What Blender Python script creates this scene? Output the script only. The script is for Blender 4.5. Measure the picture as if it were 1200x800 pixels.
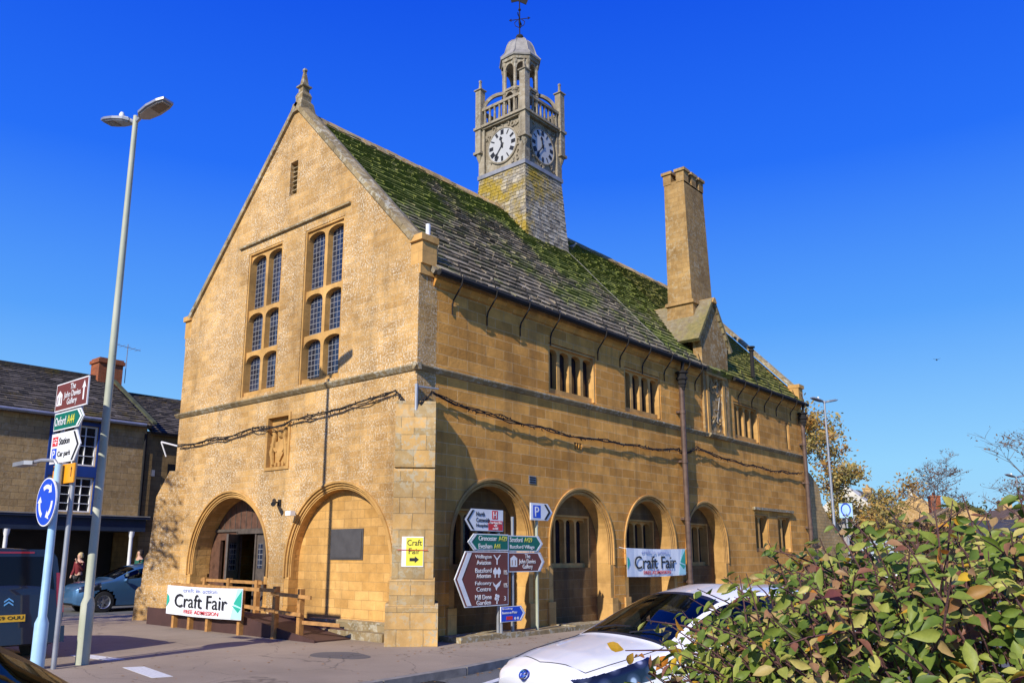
import bpy, math, random
import numpy as np
from mathutils import Vector, Matrix, geometry
random.seed(7); rng=np.random.default_rng(7)
R=math.radians
for o in list(bpy.data.objects): bpy.data.objects.remove(o)
sc=bpy.context.scene; col=sc.collection

# ------------------------------------------------------------ camera, sky, sun, exposure
cd=bpy.data.cameras.new('camera'); cam=bpy.data.objects.new('camera',cd); col.objects.link(cam); sc.camera=cam
yaw,pitch,roll=0.7193106,0.2057463,0.0025207
fw=Vector((math.cos(pitch)*math.cos(yaw),math.cos(pitch)*math.sin(yaw),math.sin(pitch)))
rt=Vector((math.sin(yaw),-math.cos(yaw),0)); up=rt.cross(fw)
rt2=math.cos(roll)*rt+math.sin(roll)*up; up2=-math.sin(roll)*rt+math.cos(roll)*up
M=Matrix((rt2,up2,-fw)).transposed().to_4x4(); M.translation=Vector((-11.4583,-12.0295,1.676)); cam.matrix_world=M
cd.sensor_width=36; cd.sensor_fit='HORIZONTAL'; cd.lens=36*966.26/1200
cd.shift_x=25.85/1200; cd.shift_y=48.8/1200; cd.clip_start=.05; cd.clip_end=3000
sund=Vector((-1,-.235,.63)).normalized()
w=bpy.data.worlds.new('World'); sc.world=w; w.use_nodes=True
nt=w.node_tree; bg=nt.nodes['Background']; sky=nt.nodes.new('ShaderNodeTexSky'); sky.sky_type='NISHITA'; sky.sun_disc=False
sky.sun_elevation=math.asin(sund.z); sky.sun_rotation=math.atan2(sund.x,sund.y); sky.air_density=1.0; sky.dust_density=.25; sky.ozone_density=2.6
hs=nt.nodes.new('ShaderNodeHueSaturation'); hs.inputs['Saturation'].default_value=1.38; hs.inputs['Value'].default_value=1.0
tc=nt.nodes.new('ShaderNodeTexCoord'); sx=nt.nodes.new('ShaderNodeSeparateXYZ'); nt.links.new(tc.outputs['Generated'],sx.inputs[0])
cr=nt.nodes.new('ShaderNodeValToRGB'); nt.links.new(sx.outputs['Z'],cr.inputs[0]); e=cr.color_ramp.elements
for i in range(4): e.new(.5)
for i,(p_,c_) in enumerate([(0,(3.6,6.7,9.4)),(.10,(3.0,6.6,10)),(.26,(1.0,3.7,10)),(.43,(.2,1.65,9.8)),(.62,(.06,.82,8.4)),(1,(.05,.4,5.0))]): e[i].position=p_; e[i].color=(c_[0]/10,c_[1]/10,c_[2]/10,1)
sc10=nt.nodes.new('ShaderNodeVectorMath'); sc10.operation='SCALE'; sc10.inputs[3].default_value=10; nt.links.new(cr.outputs[0],sc10.inputs[0])
nt.links.new(sky.outputs[0],hs.inputs['Color'])
mxs=nt.nodes.new('ShaderNodeMix'); mxs.data_type='RGBA'; mxs.inputs[0].default_value=.93; nt.links.new(hs.outputs[0],mxs.inputs[6]); nt.links.new(sc10.outputs[0],mxs.inputs[7])
nt.links.new(mxs.outputs[2],bg.inputs[0]); bg.inputs[1].default_value=.09
sl=bpy.data.lights.new('sun','SUN'); sl.energy=5.0; sl.angle=R(.5); sl.color=(1,.94,.84)
so=bpy.data.objects.new('sun',sl); col.objects.link(so); so.rotation_euler=sund.to_track_quat('Z','Y').to_euler(); so.location=(-30,-10,40)
sc.view_settings.view_transform='Standard'; sc.view_settings.look='None'; sc.view_settings.gamma=1; sc.view_settings.exposure=0.15
sc.render.resolution_x=1024; sc.render.resolution_y=682

# ------------------------------------------------------------ helpers
WM={}
def nrm(v): return Vector(v).normalized()
class Fr:
    def __init__(s,o,ux,uz): s.o=Vector(o); s.x=nrm(ux); s.z=nrm(uz); s.n=s.x.cross(s.z).normalized()
    def __call__(s,u,v,w=0): return s.o+s.x*u+s.z*v+s.n*w
SIDE=Fr((0,0,0),(1,0,0),(0,0,1))      # w is out of the wall (-Y)
GAB=Fr((0,0,0),(0,-1,0),(0,0,1))      # u=-y, w is out of the wall (-X)
WLD=Fr((0,0,0),(1,0,0),(0,1,0))       # u=x v=y w=z
class MB:
    def __init__(s): s.v=[]; s.f=[]; s.m=[]; s.t=[]
    def add(s,vs,fs,m=0,t=None):
        b=len(s.v); s.v+= [tuple(x) for x in vs]
        for f in fs: s.f.append(tuple(b+i for i in f)); s.m.append(m); s.t.append(random.random() if t is None else t)
        return s
    def box(s,F,u0,u1,v0,v1,w0,w1,m=0,t=None):
        P=[F(u,v,w) for w in (w0,w1) for v in (v0,v1) for u in (u0,u1)]
        return s.add(P,[(0,2,3,1),(4,5,7,6),(0,1,5,4),(2,6,7,3),(0,4,6,2),(1,3,7,5)],m,t)
    def prism(s,F,pts,w0,w1,m=0,holes=(),back=True,t=None,sidem=None):
        loops=[list(pts)]+[list(h) for h in holes]
        tri=geometry.tessellate_polygon([[Vector((a,b,0)) for a,b in l] for l in loops])
        allp=[q for l in loops for q in l]; n=len(allp)
        V=[F(a,b,w1) for a,b in allp]+[F(a,b,w0) for a,b in allp]
        fs=[tuple(x) for x in tri]
        s.add(V,fs,m,t)
        b=len(s.v)-2*n
        if back:
            for x in tri: s.f.append(tuple(b+n+i for i in reversed(x))); s.m.append(m); s.t.append(.5)
        k=0
        for l in loops:
            L=len(l)
            for i in range(L):
                j=(i+1)%L; s.f.append((b+k+i,b+k+j,b+n+k+j,b+n+k+i)); s.m.append(m if sidem is None else sidem); s.t.append(.5)
            k+=L
        return s
    def tube(s,pts,r,n=8,m=0,cap=True,t=None):
        pts=[Vector(p) for p in pts]; rs=r if isinstance(r,(list,tuple)) else [r]*len(pts)
        V=[];fs=[]; prev=None
        for i,p in enumerate(pts):
            d=(pts[min(i+1,len(pts)-1)]-pts[max(i-1,0)]).normalized()
            a=prev if prev is not None else (Vector((0,0,1)) if abs(d.z)<.9 else Vector((1,0,0)))
            x=(a-d*a.dot(d)).normalized(); prev=x; y=d.cross(x)
            for k in range(n):
                c=2*math.pi*k/n; V.append(p+x*(math.cos(c)*rs[i])+y*(math.sin(c)*rs[i]))
        for i in range(len(pts)-1):
            for k in range(n): fs.append((i*n+k,i*n+(k+1)%n,(i+1)*n+(k+1)%n,(i+1)*n+k))
        if cap: fs.append(tuple(range(n-1,-1,-1))); fs.append(tuple((len(pts)-1)*n+k for k in range(n)))
        return s.add(V,fs,m,t)
    def lathe(s,c,prof,n=16,m=0,ax=(0,0,1),rot=0,t=None):
        ax=nrm(ax); a=Vector((1,0,0)) if abs(ax.z)>.9 else Vector((0,0,1)); x=(a-ax*a.dot(ax)).normalized(); y=ax.cross(x); c=Vector(c)
        V=[];fs=[]
        for r,h in prof:
            for k in range(n):
                q=2*math.pi*k/n+rot; V.append(c+ax*h+x*(math.cos(q)*r)+y*(math.sin(q)*r))
        for i in range(len(prof)-1):
            for k in range(n): fs.append((i*n+k,i*n+(k+1)%n,(i+1)*n+(k+1)%n,(i+1)*n+k))
        fs.append(tuple(range(n-1,-1,-1))); fs.append(tuple((len(prof)-1)*n+k for k in range(n)))
        return s.add(V,fs,m,t)
    def sweep(s,F,path,nrmls,r0,r1,w0,w1,m=0,closed=False):
        # rectangular section swept along a 2D path: offset r0..r1 along nrmls, w0..w1 out of plane
        V=[];fs=[]
        for (a,b),(na,nb) in zip(path,nrmls):
            for r,w_ in ((r0,w0),(r1,w0),(r1,w1),(r0,w1)): V.append(F(a+na*r,b+nb*r,w_))
        n=len(path)
        for i in range(n if closed else n-1):
            j=(i+1)%n
            for k in range(4): fs.append((i*4+k,i*4+(k+1)%4,j*4+(k+1)%4,j*4+k))
        if not closed: fs+= [(0,1,2,3),((n-1)*4+3,(n-1)*4+2,(n-1)*4+1,(n-1)*4)]
        return s.add(V,fs,m)
    def build(s,name,mats,parent=None,world=True,smooth=False,recalc=True):
        if not isinstance(mats,(list,tuple)): mats=[mats]
        me=bpy.data.meshes.new(name); me.from_pydata(s.v,[],s.f)
        for m in mats: me.materials.append(m)
        me.polygons.foreach_set('material_index',s.m)
        at=me.attributes.new('tint','FLOAT','FACE'); at.data.foreach_set('value',s.t)
        if recalc and len(s.f)<60000:
            import bmesh
            bm=bmesh.new(); bm.from_mesh(me); bmesh.ops.recalc_face_normals(bm,faces=bm.faces); bm.to_mesh(me); bm.free()
        me.update()
        uvbox(me)
        if smooth:
            me.polygons.foreach_set('use_smooth',[True]*len(me.polygons))
            try: me.set_sharp_from_angle(angle=R(38))
            except Exception: pass
        o=bpy.data.objects.new(name,me); col.objects.link(o)
        if parent is not None:
            if world: me.transform(WM.get(parent,Matrix()).inverted())
            o.parent=parent; WM[o]=WM.get(parent,Matrix())
        elif world:
            co=np.array([v.co[:] for v in me.vertices]) if len(me.vertices)<5000 else np.array(s.v)
            c=Vector(((co[:,0].min()+co[:,0].max())/2,(co[:,1].min()+co[:,1].max())/2,co[:,2].min()))
            me.transform(Matrix.Translation(-c)); o.location=c; WM[o]=Matrix.Translation(c)
        return o
def uvbox(me):
    uvl=me.uv_layers.new(name='UVMap'); nl=len(me.loops)
    co=np.empty(len(me.vertices)*3); me.vertices.foreach_get('co',co); co=co.reshape(-1,3)
    lv=np.empty(nl,dtype=np.int32); me.loops.foreach_get('vertex_index',lv)
    nf=len(me.polygons); pn=np.empty(nf*3); me.polygons.foreach_get('normal',pn); pn=pn.reshape(-1,3)
    tot=np.empty(nf,dtype=np.int32); me.polygons.foreach_get('loop_total',tot)
    n=np.repeat(pn,tot,axis=0); P=co[lv]
    tx=np.stack([-n[:,1],n[:,0],np.zeros(len(n))],1); L=np.linalg.norm(tx,axis=1); flat=L<.15
    tx[flat]=(1,0,0); tx/=np.linalg.norm(tx,axis=1)[:,None]
    ty=np.cross(n,tx); ty[flat]=(0,1,0)
    uv=np.stack([(P*tx).sum(1),(P*ty).sum(1)],1)
    uvl.data.foreach_set('uv',uv.astype(np.float32).ravel())
def tag(o,label=None,cat=None,group=None,kind=None):
    if label: o['label']=label
    if cat: o['category']=cat
    if group: o['group']=group
    if kind: o['kind']=kind
    return o
def empty(name,loc=(0,0,0),rz=0,label=None,cat=None,group=None):
    o=bpy.data.objects.new(name,None); col.objects.link(o); o.empty_display_size=.2
    o.location=loc; o.rotation_euler=(0,0,rz); WM[o]=Matrix.Translation(loc)@Matrix.Rotation(rz,4,'Z')
    return tag(o,label,cat,group)
def copy_tree(o,parent=None):
    c=o.copy(); col.objects.link(c); c.parent=parent
    for ch in o.children: copy_tree(ch,c)
    return c
def text(name,body,F,u0,u1,v0,v1,w,mat,parent,ext=.002,font=None):
    cu=bpy.data.curves.new(name,'FONT'); cu.body=body; cu.align_x='CENTER'; cu.resolution_u=3; cu.extrude=ext; cu.offset=.004
    cu.space_line=.85
    to=bpy.data.objects.new(name,cu); col.objects.link(to)
    dg=bpy.context.evaluated_depsgraph_get(); me=bpy.data.meshes.new_from_object(to.evaluated_get(dg)); bpy.data.objects.remove(to)
    co=np.empty(len(me.vertices)*3); me.vertices.foreach_get('co',co); co=co.reshape(-1,3)
    mn,mx=co.min(0),co.max(0)
    out=[]
    for a,b,z in co:
        out+=list(F(u0+(a-mn[0])/(mx[0]-mn[0])*(u1-u0),v0+(b-mn[1])/(mx[1]-mn[1])*(v1-v0),w+(z+ext)))
    me.vertices.foreach_set('co',out); me.materials.clear(); me.materials.append(mat); me.update()
    o=bpy.data.objects.new(name,me); col.objects.link(o)
    me.transform(WM.get(parent,Matrix()).inverted()); o.parent=parent; WM[o]=WM.get(parent,Matrix())
    return o

# ------------------------------------------------------------ materials
def newmat(name):
    m=bpy.data.materials.new(name); m.use_nodes=True; nt=m.node_tree; b=nt.nodes['Principled BSDF']; return m,nt,b
def rgba(c): return (c[0],c[1],c[2],1)
def N(nt,t,**k):
    n=nt.nodes.new(t)
    for a,v in k.items():
        if a in n.inputs.keys(): n.inputs[a].default_value=v
        else: setattr(n,a,v)
    return n
def mixc(nt,f,a,b,blend='MIX'):
    m=nt.nodes.new('ShaderNodeMix'); m.data_type='RGBA'; m.blend_type=blend
    for i,x in ((0,f),(6,a),(7,b)):
        if hasattr(x,'is_linked') or hasattr(x,'links'): nt.links.new(x,m.inputs[i])
        else: m.inputs[i].default_value=x if i==0 else rgba(x)
    return m.outputs[2]
def ramp(nt,src,stops):
    r=nt.nodes.new('ShaderNodeValToRGB'); e=r.color_ramp.elements
    while len(e)<len(stops): e.new(.5)
    for i,(p,c) in enumerate(stops): e[i].position=p; e[i].color=rgba(c) if hasattr(c,'__len__') else (c,c,c,1)
    nt.links.new(src,r.inputs[0]); return r.outputs[0]
def noise(nt,vec,scale,detail=4,rough=.55,dist=0):
    n=N(nt,'ShaderNodeTexNoise'); n.inputs['Scale'].default_value=scale; n.inputs['Detail'].default_value=detail; n.inputs['Roughness'].default_value=rough; n.inputs['Distortion'].default_value=dist
    nt.links.new(vec,n.inputs['Vector']); return n.outputs['Fac']
def bump(nt,b,h,strength=.4,dist=.02):
    bp=N(nt,'ShaderNodeBump'); bp.inputs['Strength'].default_value=strength; bp.inputs['Distance'].default_value=dist
    nt.links.new(h,bp.inputs['Height']); nt.links.new(bp.outputs[0],b.inputs['Normal'])
def geo(nt): return N(nt,'ShaderNodeNewGeometry').outputs['Position']
def plain(name,c,rough=.6,metal=0,var=.12,scale=6,bmp=.1,emit=0,spec=.5,coat=0):
    m,nt,b=newmat(name); pos=geo(nt)
    f=noise(nt,pos,scale,5); c2=tuple(x*(1-var) for x in c); c3=tuple(min(1,x*(1+var)) for x in c)
    nt.links.new(ramp(nt,f,[(.3,c2),(.7,c3)]),b.inputs['Base Color'])
    b.inputs['Roughness'].default_value=rough; b.inputs['Metallic'].default_value=metal; b.inputs['Specular IOR Level'].default_value=spec
    b.inputs['Coat Weight'].default_value=coat; b.inputs['Coat Roughness'].default_value=.03
    if bmp: bump(nt,b,noise(nt,pos,scale*8,4),bmp,.01)
    return m
def ashlar(name,c1,c2,mortar,bw=.5,rh=.2,ms=.006,lichen=0,lichc=(.62,.56,.42),dirt=.3,dirtc=(.12,.09,.055),rough_b=.35,fleck=8,mtw=1.0):
    m,nt,b=newmat(name); uv=N(nt,'ShaderNodeUVMap').outputs[0]; pos=geo(nt)
    # wobble the joints a little
    nz=N(nt,'ShaderNodeTexNoise'); nz.inputs['Scale'].default_value=1.7; nt.links.new(uv,nz.inputs['Vector'])
    vm=N(nt,'ShaderNodeVectorMath',operation='MULTIPLY_ADD'); nt.links.new(nz.outputs['Color'],vm.inputs[0]); vm.inputs[1].default_value=(.05,.025,0); nt.links.new(uv,vm.inputs[2])
    br=N(nt,'ShaderNodeTexBrick'); br.offset=.5; br.squash=1; br.inputs['Color1'].default_value=rgba(c1); br.inputs['Color2'].default_value=rgba(c2); br.inputs['Mortar'].default_value=rgba(mortar)
    br.inputs['Scale'].default_value=1; br.inputs['Brick Width'].default_value=bw; br.inputs['Row Height'].default_value=rh; br.inputs['Mortar Size'].default_value=ms; br.inputs['Mortar Smooth'].default_value=.3; br.inputs['Bias'].default_value=-.1
    nt.links.new(vm.outputs[0],br.inputs['Vector'])
    big=ramp(nt,noise(nt,pos,.55,4,.6),[(.3,(.70,.66,.62)),(.70,(1.22,1.17,1.06))])
    c=mixc(nt,1.0,br.outputs['Color'],big,'MULTIPLY')
    med=ramp(nt,noise(nt,pos,3.2,6,.7),[(.3,(.80,.77,.73)),(.7,(1.15,1.13,1.1))])
    c=mixc(nt,1.0,c,med,'MULTIPLY')
    # vertical run-off staining
    mp=N(nt,'ShaderNodeMapping'); mp.inputs['Scale'].default_value=(2.2,2.2,.22); nt.links.new(pos,mp.inputs[0])
    st=ramp(nt,noise(nt,mp.outputs[0],1.0,5,.65),[(.5,0.0),(.78,dirt)])
    c=mixc(nt,st,c,dirtc)
    if lichen:
        a=ramp(nt,noise(nt,pos,.6,5,.7),[(.40,.15),(.58,1.0)])
        f=ramp(nt,noise(nt,pos,fleck,5,.7),[(.51,0.0),(.57,lichen)])
        mm=N(nt,'ShaderNodeMath',operation='MULTIPLY'); nt.links.new(a,mm.inputs[0]); nt.links.new(f,mm.inputs[1])
        c=mixc(nt,mm.outputs[0],c,lichc)
    nt.links.new(c,b.inputs['Base Color']); b.inputs['Roughness'].default_value=.93; b.inputs['Specular IOR Level'].default_value=.15
    h=N(nt,'ShaderNodeMath',operation='MULTIPLY_ADD'); nt.links.new(br.outputs['Fac'],h.inputs[0]); h.inputs[1].default_value=-.8*mtw
    nt.links.new(noise(nt,pos,14,6,.75),h.inputs[2]); bump(nt,b,h.outputs[0],rough_b,.03)
    return m
def slate(name,ca,cb,moss=0,mossc=(.075,.11,.018),moss2=(.2,.19,.05),lich=.2,lichc=(.34,.33,.27),grad=None,thr=.5):
    m,nt,b=newmat(name); pos=geo(nt)
    at=N(nt,'ShaderNodeAttribute',attribute_name='tint')
    c=ramp(nt,at.outputs['Fac'],[(0,ca),(.75,cb),(1,tuple(min(1,x*1.45) for x in cb))])
    med=ramp(nt,noise(nt,pos,6,6,.7),[(.25,(.6,.6,.6)),(.75,(1.25,1.25,1.25))]); c=mixc(nt,1.0,c,med,'MULTIPLY')
    l=ramp(nt,noise(nt,pos,9,5,.7),[(.54,0.0),(.62,lich)]); c=mixc(nt,l,c,lichc)
    if moss:
        n1=noise(nt,pos,.42,3,.5); n2=noise(nt,pos,3.0,6,.8)
        s=N(nt,'ShaderNodeMath',operation='MULTIPLY_ADD'); nt.links.new(n2,s.inputs[0]); s.inputs[1].default_value=.75; nt.links.new(n1,s.inputs[2])
        src=s.outputs[0]
        if grad:
            sx=N(nt,'ShaderNodeSeparateXYZ'); nt.links.new(pos,sx.inputs[0]); mr=N(nt,'ShaderNodeMapRange'); nt.links.new(sx.outputs['Z'],mr.inputs[0])
            mr.inputs[1].default_value=grad[0]; mr.inputs[2].default_value=grad[1]; mr.inputs[3].default_value=grad[2]; mr.inputs[4].default_value=grad[3]
            a=N(nt,'ShaderNodeMath',operation='ADD'); nt.links.new(src,a.inputs[0]); nt.links.new(mr.outputs[0],a.inputs[1]); src=a.outputs[0]
            m2=N(nt,'ShaderNodeMapRange'); nt.links.new(sx.outputs['X'],m2.inputs[0]); m2.inputs[1].default_value=9.3; m2.inputs[2].default_value=11.2; m2.inputs[3].default_value=0; m2.inputs[4].default_value=.13
            a2=N(nt,'ShaderNodeMath',operation='ADD'); nt.links.new(src,a2.inputs[0]); nt.links.new(m2.outputs[0],a2.inputs[1]); src=a2.outputs[0]
        f=ramp(nt,src,[(thr+.34,0.0),(thr+.5,moss)])
        mc=mixc(nt,ramp(nt,noise(nt,pos,5,5,.7),[(.35,0.0),(.65,1.0)]),mossc,moss2)
        c=mixc(nt,f,c,mc)
    nt.links.new(c,b.inputs['Base Color']); b.inputs['Roughness'].default_value=.95; b.inputs['Specular IOR Level'].default_value=.12
    bump(nt,b,noise(nt,pos,22,6,.75),.5,.03)
    return m
def leaded(name):
    m,nt,b=newmat(name); uv=N(nt,'ShaderNodeUVMap').outputs[0]
    fs=[]
    for bw,rh,ms,off in ((.13,.13,.0075,0),(.26,.26,.012,0)):
        mp=N(nt,'ShaderNodeMapping'); mp.inputs['Location'].default_value=(off,off,0); nt.links.new(uv,mp.inputs[0])
        br=N(nt,'ShaderNodeTexBrick'); br.offset=0; br.inputs['Scale'].default_value=1; br.inputs['Brick Width'].default_value=bw; br.inputs['Row Height'].default_value=rh; br.inputs['Mortar Size'].default_value=ms; br.inputs['Mortar Smooth'].default_value=0
        nt.links.new(mp.outputs[0],br.inputs['Vector']); fs.append(br)
    mx=N(nt,'ShaderNodeMath',operation='MAXIMUM'); nt.links.new(fs[0].outputs['Fac'],mx.inputs[0]); mx.inputs[1].default_value=0
    pane=ramp(nt,noise(nt,geo(nt),3.3,2,.5),[(.35,(.012,.016,.028)),(.65,(.03,.04,.075))])
    c=mixc(nt,mx.outputs[0],pane,(.22,.22,.22))
    nt.links.new(c,b.inputs['Base Color']); rr=mixc(nt,mx.outputs[0],(.08,.08,.08),(.6,.6,.6)); nt.links.new(rr,b.inputs['Roughness'])
    bump(nt,b,noise(nt,geo(nt),7,2),.25,.02)
    return m
HON1,HON2=(.58,.37,.145),(.41,.245,.085)
M_gable=ashlar('honey_stone_lichened',HON1,HON2,(.55,.42,.24),.42,.15,.007,lichen=.85,lichc=(.72,.62,.45),dirt=.5,fleck=23,rough_b=.6)
M_side=ashlar('honey_stone_ashlar',(.78,.405,.105),(.52,.255,.06),(.74,.56,.32),.62,.235,.005,lichen=.0,dirt=.6,dirtc=(.12,.085,.05),rough_b=.55)
M_archb=ashlar("shaded_arch_stone",(.20,.125,.055),(.14,.085,.038),(.22,.16,.09),.5,.22,.006,dirt=.8,dirtc=(.05,.04,.03))  # stone darkened so the deep shade of the recesses sits in its colour
M_infill=ashlar('honey_stone_clean',(.66,.41,.15),(.50,.29,.09),(.42,.27,.11),.45,.19,.007,dirt=.35,rough_b=.45)
M_dress=ashlar('dressed_stone',(.62,.385,.145),(.50,.305,.105),(.40,.27,.12),.7,.5,.004,dirt=.4,dirtc=(.14,.11,.07),rough_b=.2)
M_butt=ashlar('buttress_stone',(.58,.38,.155),(.34,.27,.15),(.26,.2,.11),.5,.31,.008,lichen=.75,lichc=(.42,.39,.28),dirt=.7,dirtc=(.14,.13,.09))
M_weather=ashlar('weathered_stone',(.34,.275,.16),(.25,.20,.115),(.18,.16,.1),.5,.3,.005,lichen=.8,lichc=(.5,.48,.38),dirt=.6,dirtc=(.09,.09,.06))
M_towst=ashlar('grey_tower_stone',(.33,.30,.24),(.25,.225,.175),(.18,.16,.12),.6,.4,.003,lichen=.7,lichc=(.42,.40,.33),dirt=.9,dirtc=(.10,.085,.055))
M_chim=ashlar('chimney_stone',(.42,.28,.12),(.33,.21,.085),(.28,.2,.1),.4,.16,.006,lichen=.6,lichc=(.5,.44,.3),dirt=.4)
M_roof=slate('mossy_stone_slates',(.12,.098,.066),(.27,.225,.155),moss=1,grad=(7.8,12.9,-.15,.20),thr=.44,lich=.75,lichc=(.36,.32,.25),mossc=(.11,.15,.03),moss2=(.23,.24,.065))
M_roof2=slate('mossy_stone_slates_far',(.10,.085,.055),(.19,.16,.11),moss=.95,grad=(7.8,12.9,.12,.1),thr=.46,lich=.5,mossc=(.10,.13,.02),moss2=(.28,.24,.07))
M_tslate=slate('lichened_tower_slates',(.22,.19,.15),(.38,.34,.27),moss=1,mossc=(.28,.20,.035),moss2=(.42,.29,.04),lich=.5,lichc=(.45,.43,.36),thr=.45)
M_gslate=slate('gablet_slates',(.16,.13,.08),(.30,.24,.14),moss=.6,thr=.52,mossc=(.12,.13,.03),moss2=(.3,.24,.07),lich=.4)
M_oldslate=slate('old_town_slates',(.05,.045,.04),(.11,.095,.08),moss=.7,thr=.6,mossc=(.09,.09,.02),moss2=(.17,.10,.03),lich=.3,lichc=(.2,.17,.12))
M_glass=leaded('leaded_glass')
M_dglass=plain('dark_glass',(.010,.012,.022),.12,0,.3,5,.05)
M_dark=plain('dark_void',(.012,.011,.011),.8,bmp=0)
M_iron=plain('cast_iron',(.014,.012,.011),.9,0,.3,10,.2)
M_pipe=plain('rusty_pipe',(.11,.065,.045),.6,0,.35,5,.2)
M_lead=plain('lead_sheet',(.27,.27,.28),.55,.2,.25,3,.2)
M_leadp=plain('pale_lead',(.30,.28,.245),.6,.1,.35,2.5,.15)
M_wood=plain('new_timber',(.42,.21,.06),.7,0,.3,9,.2)
M_door=plain('door_timber',(.11,.052,.03),.6,0,.35,7,.2)
M_gdoor=plain('grey_oak_door',(.09,.07,.055),.65,0,.3,7,.2)
M_ramp=plain('ramp_board',(.065,.03,.025),.65,0,.2,4,.1)
M_white=plain('white_paint',(.76,.76,.75),.5,0,.1,2.5,0)
M_black=plain('black_letter',(.01,.01,.012),.6,0,0,3,0)
M_yel=plain('yellow_sheet',(.78,.68,.06),.5,0,.04,3,0)
M_red=plain('red_print',(.62,.03,.03),.5,0,.05,3,0)
M_brown=plain('brown_sign',(.16,.035,.022),.4,0,.08,3,0)
M_green=plain('green_sign',(.0,.135,.085),.4,0,.08,3,0)
M_blue=plain('blue_sign',(.012,.07,.55),.35,0,.05,3,0)
M_orange=plain('orange_sign',(.8,.33,.01),.4,0,.05,3,0)
M_signyel=plain('sign_yellow_text',(.7,.68,.08),.4,0,0,3,0)
M_galv=plain('galvanised_steel',(.34,.35,.37),.45,.5,.15,4,.05)
M_paleblue=plain('pale_blue_post',(.35,.55,.72),.4,0,.1,4,.05)
M_lamp=None
M_aqua=plain('banner_aqua',(.45,.78,.80),.5,0,.03,3,0)
M_banner=plain('banner_white',(.80,.83,.86),.5,0,.03,2,.05)
M_teal=plain('banner_green',(.03,.42,.3),.5,0,.1,3,0)
M_lilac=plain('banner_lilac',(.38,.42,.66),.5,0,.1,3,0)
def lamp_paint():
    m,nt,b=newmat('aged_lamp_paint'); pos=geo(nt)
    c=ramp(nt,noise(nt,pos,1.1,5,.6),[(.35,(.34,.36,.25)),(.65,(.46,.47,.36))])
    f=ramp(nt,noise(nt,pos,3.2,6,.75),[(.62,0.0),(.68,1.0)]); c=mixc(nt,f,c,(.22,.085,.03))
    nt.links.new(c,b.inputs['Base Color']); b.inputs['Roughness'].default_value=.6; bump(nt,b,f,.3,.01); return m
M_lamp=lamp_paint()
def asphalt(name,c,var=.25,fine=70,spec=.3):
    m,nt,b=newmat(name); pos=geo(nt)
    a=ramp(nt,noise(nt,pos,.35,5,.6),[(.3,tuple(x*(1-var) for x in c)),(.7,tuple(x*(1+var*.6) for x in c))])
    f=ramp(nt,noise(nt,pos,fine,3,.8),[(.3,(.72,.72,.72)),(.7,(1.3,1.3,1.3))]); a=mixc(nt,1.0,a,f,'MULTIPLY')
    s=ramp(nt,noise(nt,pos,2.3,6,.7),[(.62,0.0),(.74,.35)]); a=mixc(nt,s,a,tuple(x*.6 for x in c))
    nt.links.new(a,b.inputs['Base Color']); b.inputs['Roughness'].default_value=.85; b.inputs['Specular IOR Level'].default_value=spec
    vo=N(nt,'ShaderNodeTexVoronoi',feature='DISTANCE_TO_EDGE'); vo.inputs['Scale'].default_value=.55
    nw=N(nt,'ShaderNodeTexNoise'); nw.inputs['Scale'].default_value=1.6; nw.inputs['Detail'].default_value=6; nt.links.new(pos,nw.inputs['Vector'])
    va=N(nt,'ShaderNodeVectorMath',operation='MULTIPLY_ADD'); nt.links.new(nw.outputs['Color'],va.inputs[0]); va.inputs[1].default_value=(.7,.7,.2); nt.links.new(pos,va.inputs[2]); nt.links.new(va.outputs[0],vo.inputs['Vector'])
    ck=ramp(nt,vo.outputs['Distance'],[(.0,.75),(.007,0.0)]); a=mixc(nt,ck,a,tuple(x*.35 for x in c))
    sp_=ramp(nt,noise(nt,pos,38,2,.5),[(.70,0.0),(.73,.5)]); a=mixc(nt,sp_,a,tuple(min(1,x*1.9) for x in c))
    nt.links.new(a,b.inputs['Base Color'])
    bump(nt,b,noise(nt,pos,fine,3,.8),.7,.012); return m
M_pave=asphalt('pinkish_tarmac',(.335,.265,.19))
M_road=asphalt('road_asphalt',(.145,.145,.135))
M_patch=asphalt('tarmac_patch',(.15,.135,.12))
M_kerb=plain('kerb_stone',(.22,.2,.17),.9,0,.3,5,.4)
M_mark=plain('road_paint',(.62,.62,.6),.8,0,.18,25,.2)
def bark(name,c): return plain(name,c,.9,0,.35,12,.5)

# ------------------------------------------------------------ ground, street and pavement
g=MB(); g.box(WLD,-400,600,-400,600,-.6,-.12); tag(g.build('ground',asphalt('far_ground',(.09,.09,.085))),kind='structure')
kp=[(-30,-3.9),(-12,-3.5),(-7,-3.25),(-3.56,-3.08),(-1.8,-2.98),(-.3,-2.72),(1.0,-2.25),(2.1,-1.75),(3.3,-1.5),(6,-1.42),(12,-1.4),(22,-1.45),(30,-1.8),(60,-6),(90,-12)]
pv=kp+[(90,-10),(40,1.2),(26,9),(14,11.4),(-2.5,12.2),(-30,13)]
p_=MB(); p_.prism(WLD,pv,-.11,0.0,back=False); tag(p_.build('pavement',M_pave),kind='structure')
ks=MB(); 
for i in range(len(kp)-3):
    a,b=Vector(kp[i]+(0,)),Vector(kp[i+1]+(0,)); L=(b-a).length; n=max(1,int(L/.9))
    for k in range(n):
        q0=a+(b-a)*(k/n+.004); q1=a+(b-a)*((k+1)/n-.004); F=Fr((q0.x,q0.y,0),(b-a),Vector((0,0,1)))
        ks.box(F,0,(q1-q0).length,-.11,.012+random.uniform(-.004,.004),-.02,.13)
tag(ks.build('kerb',M_kerb),kind='structure')
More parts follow.
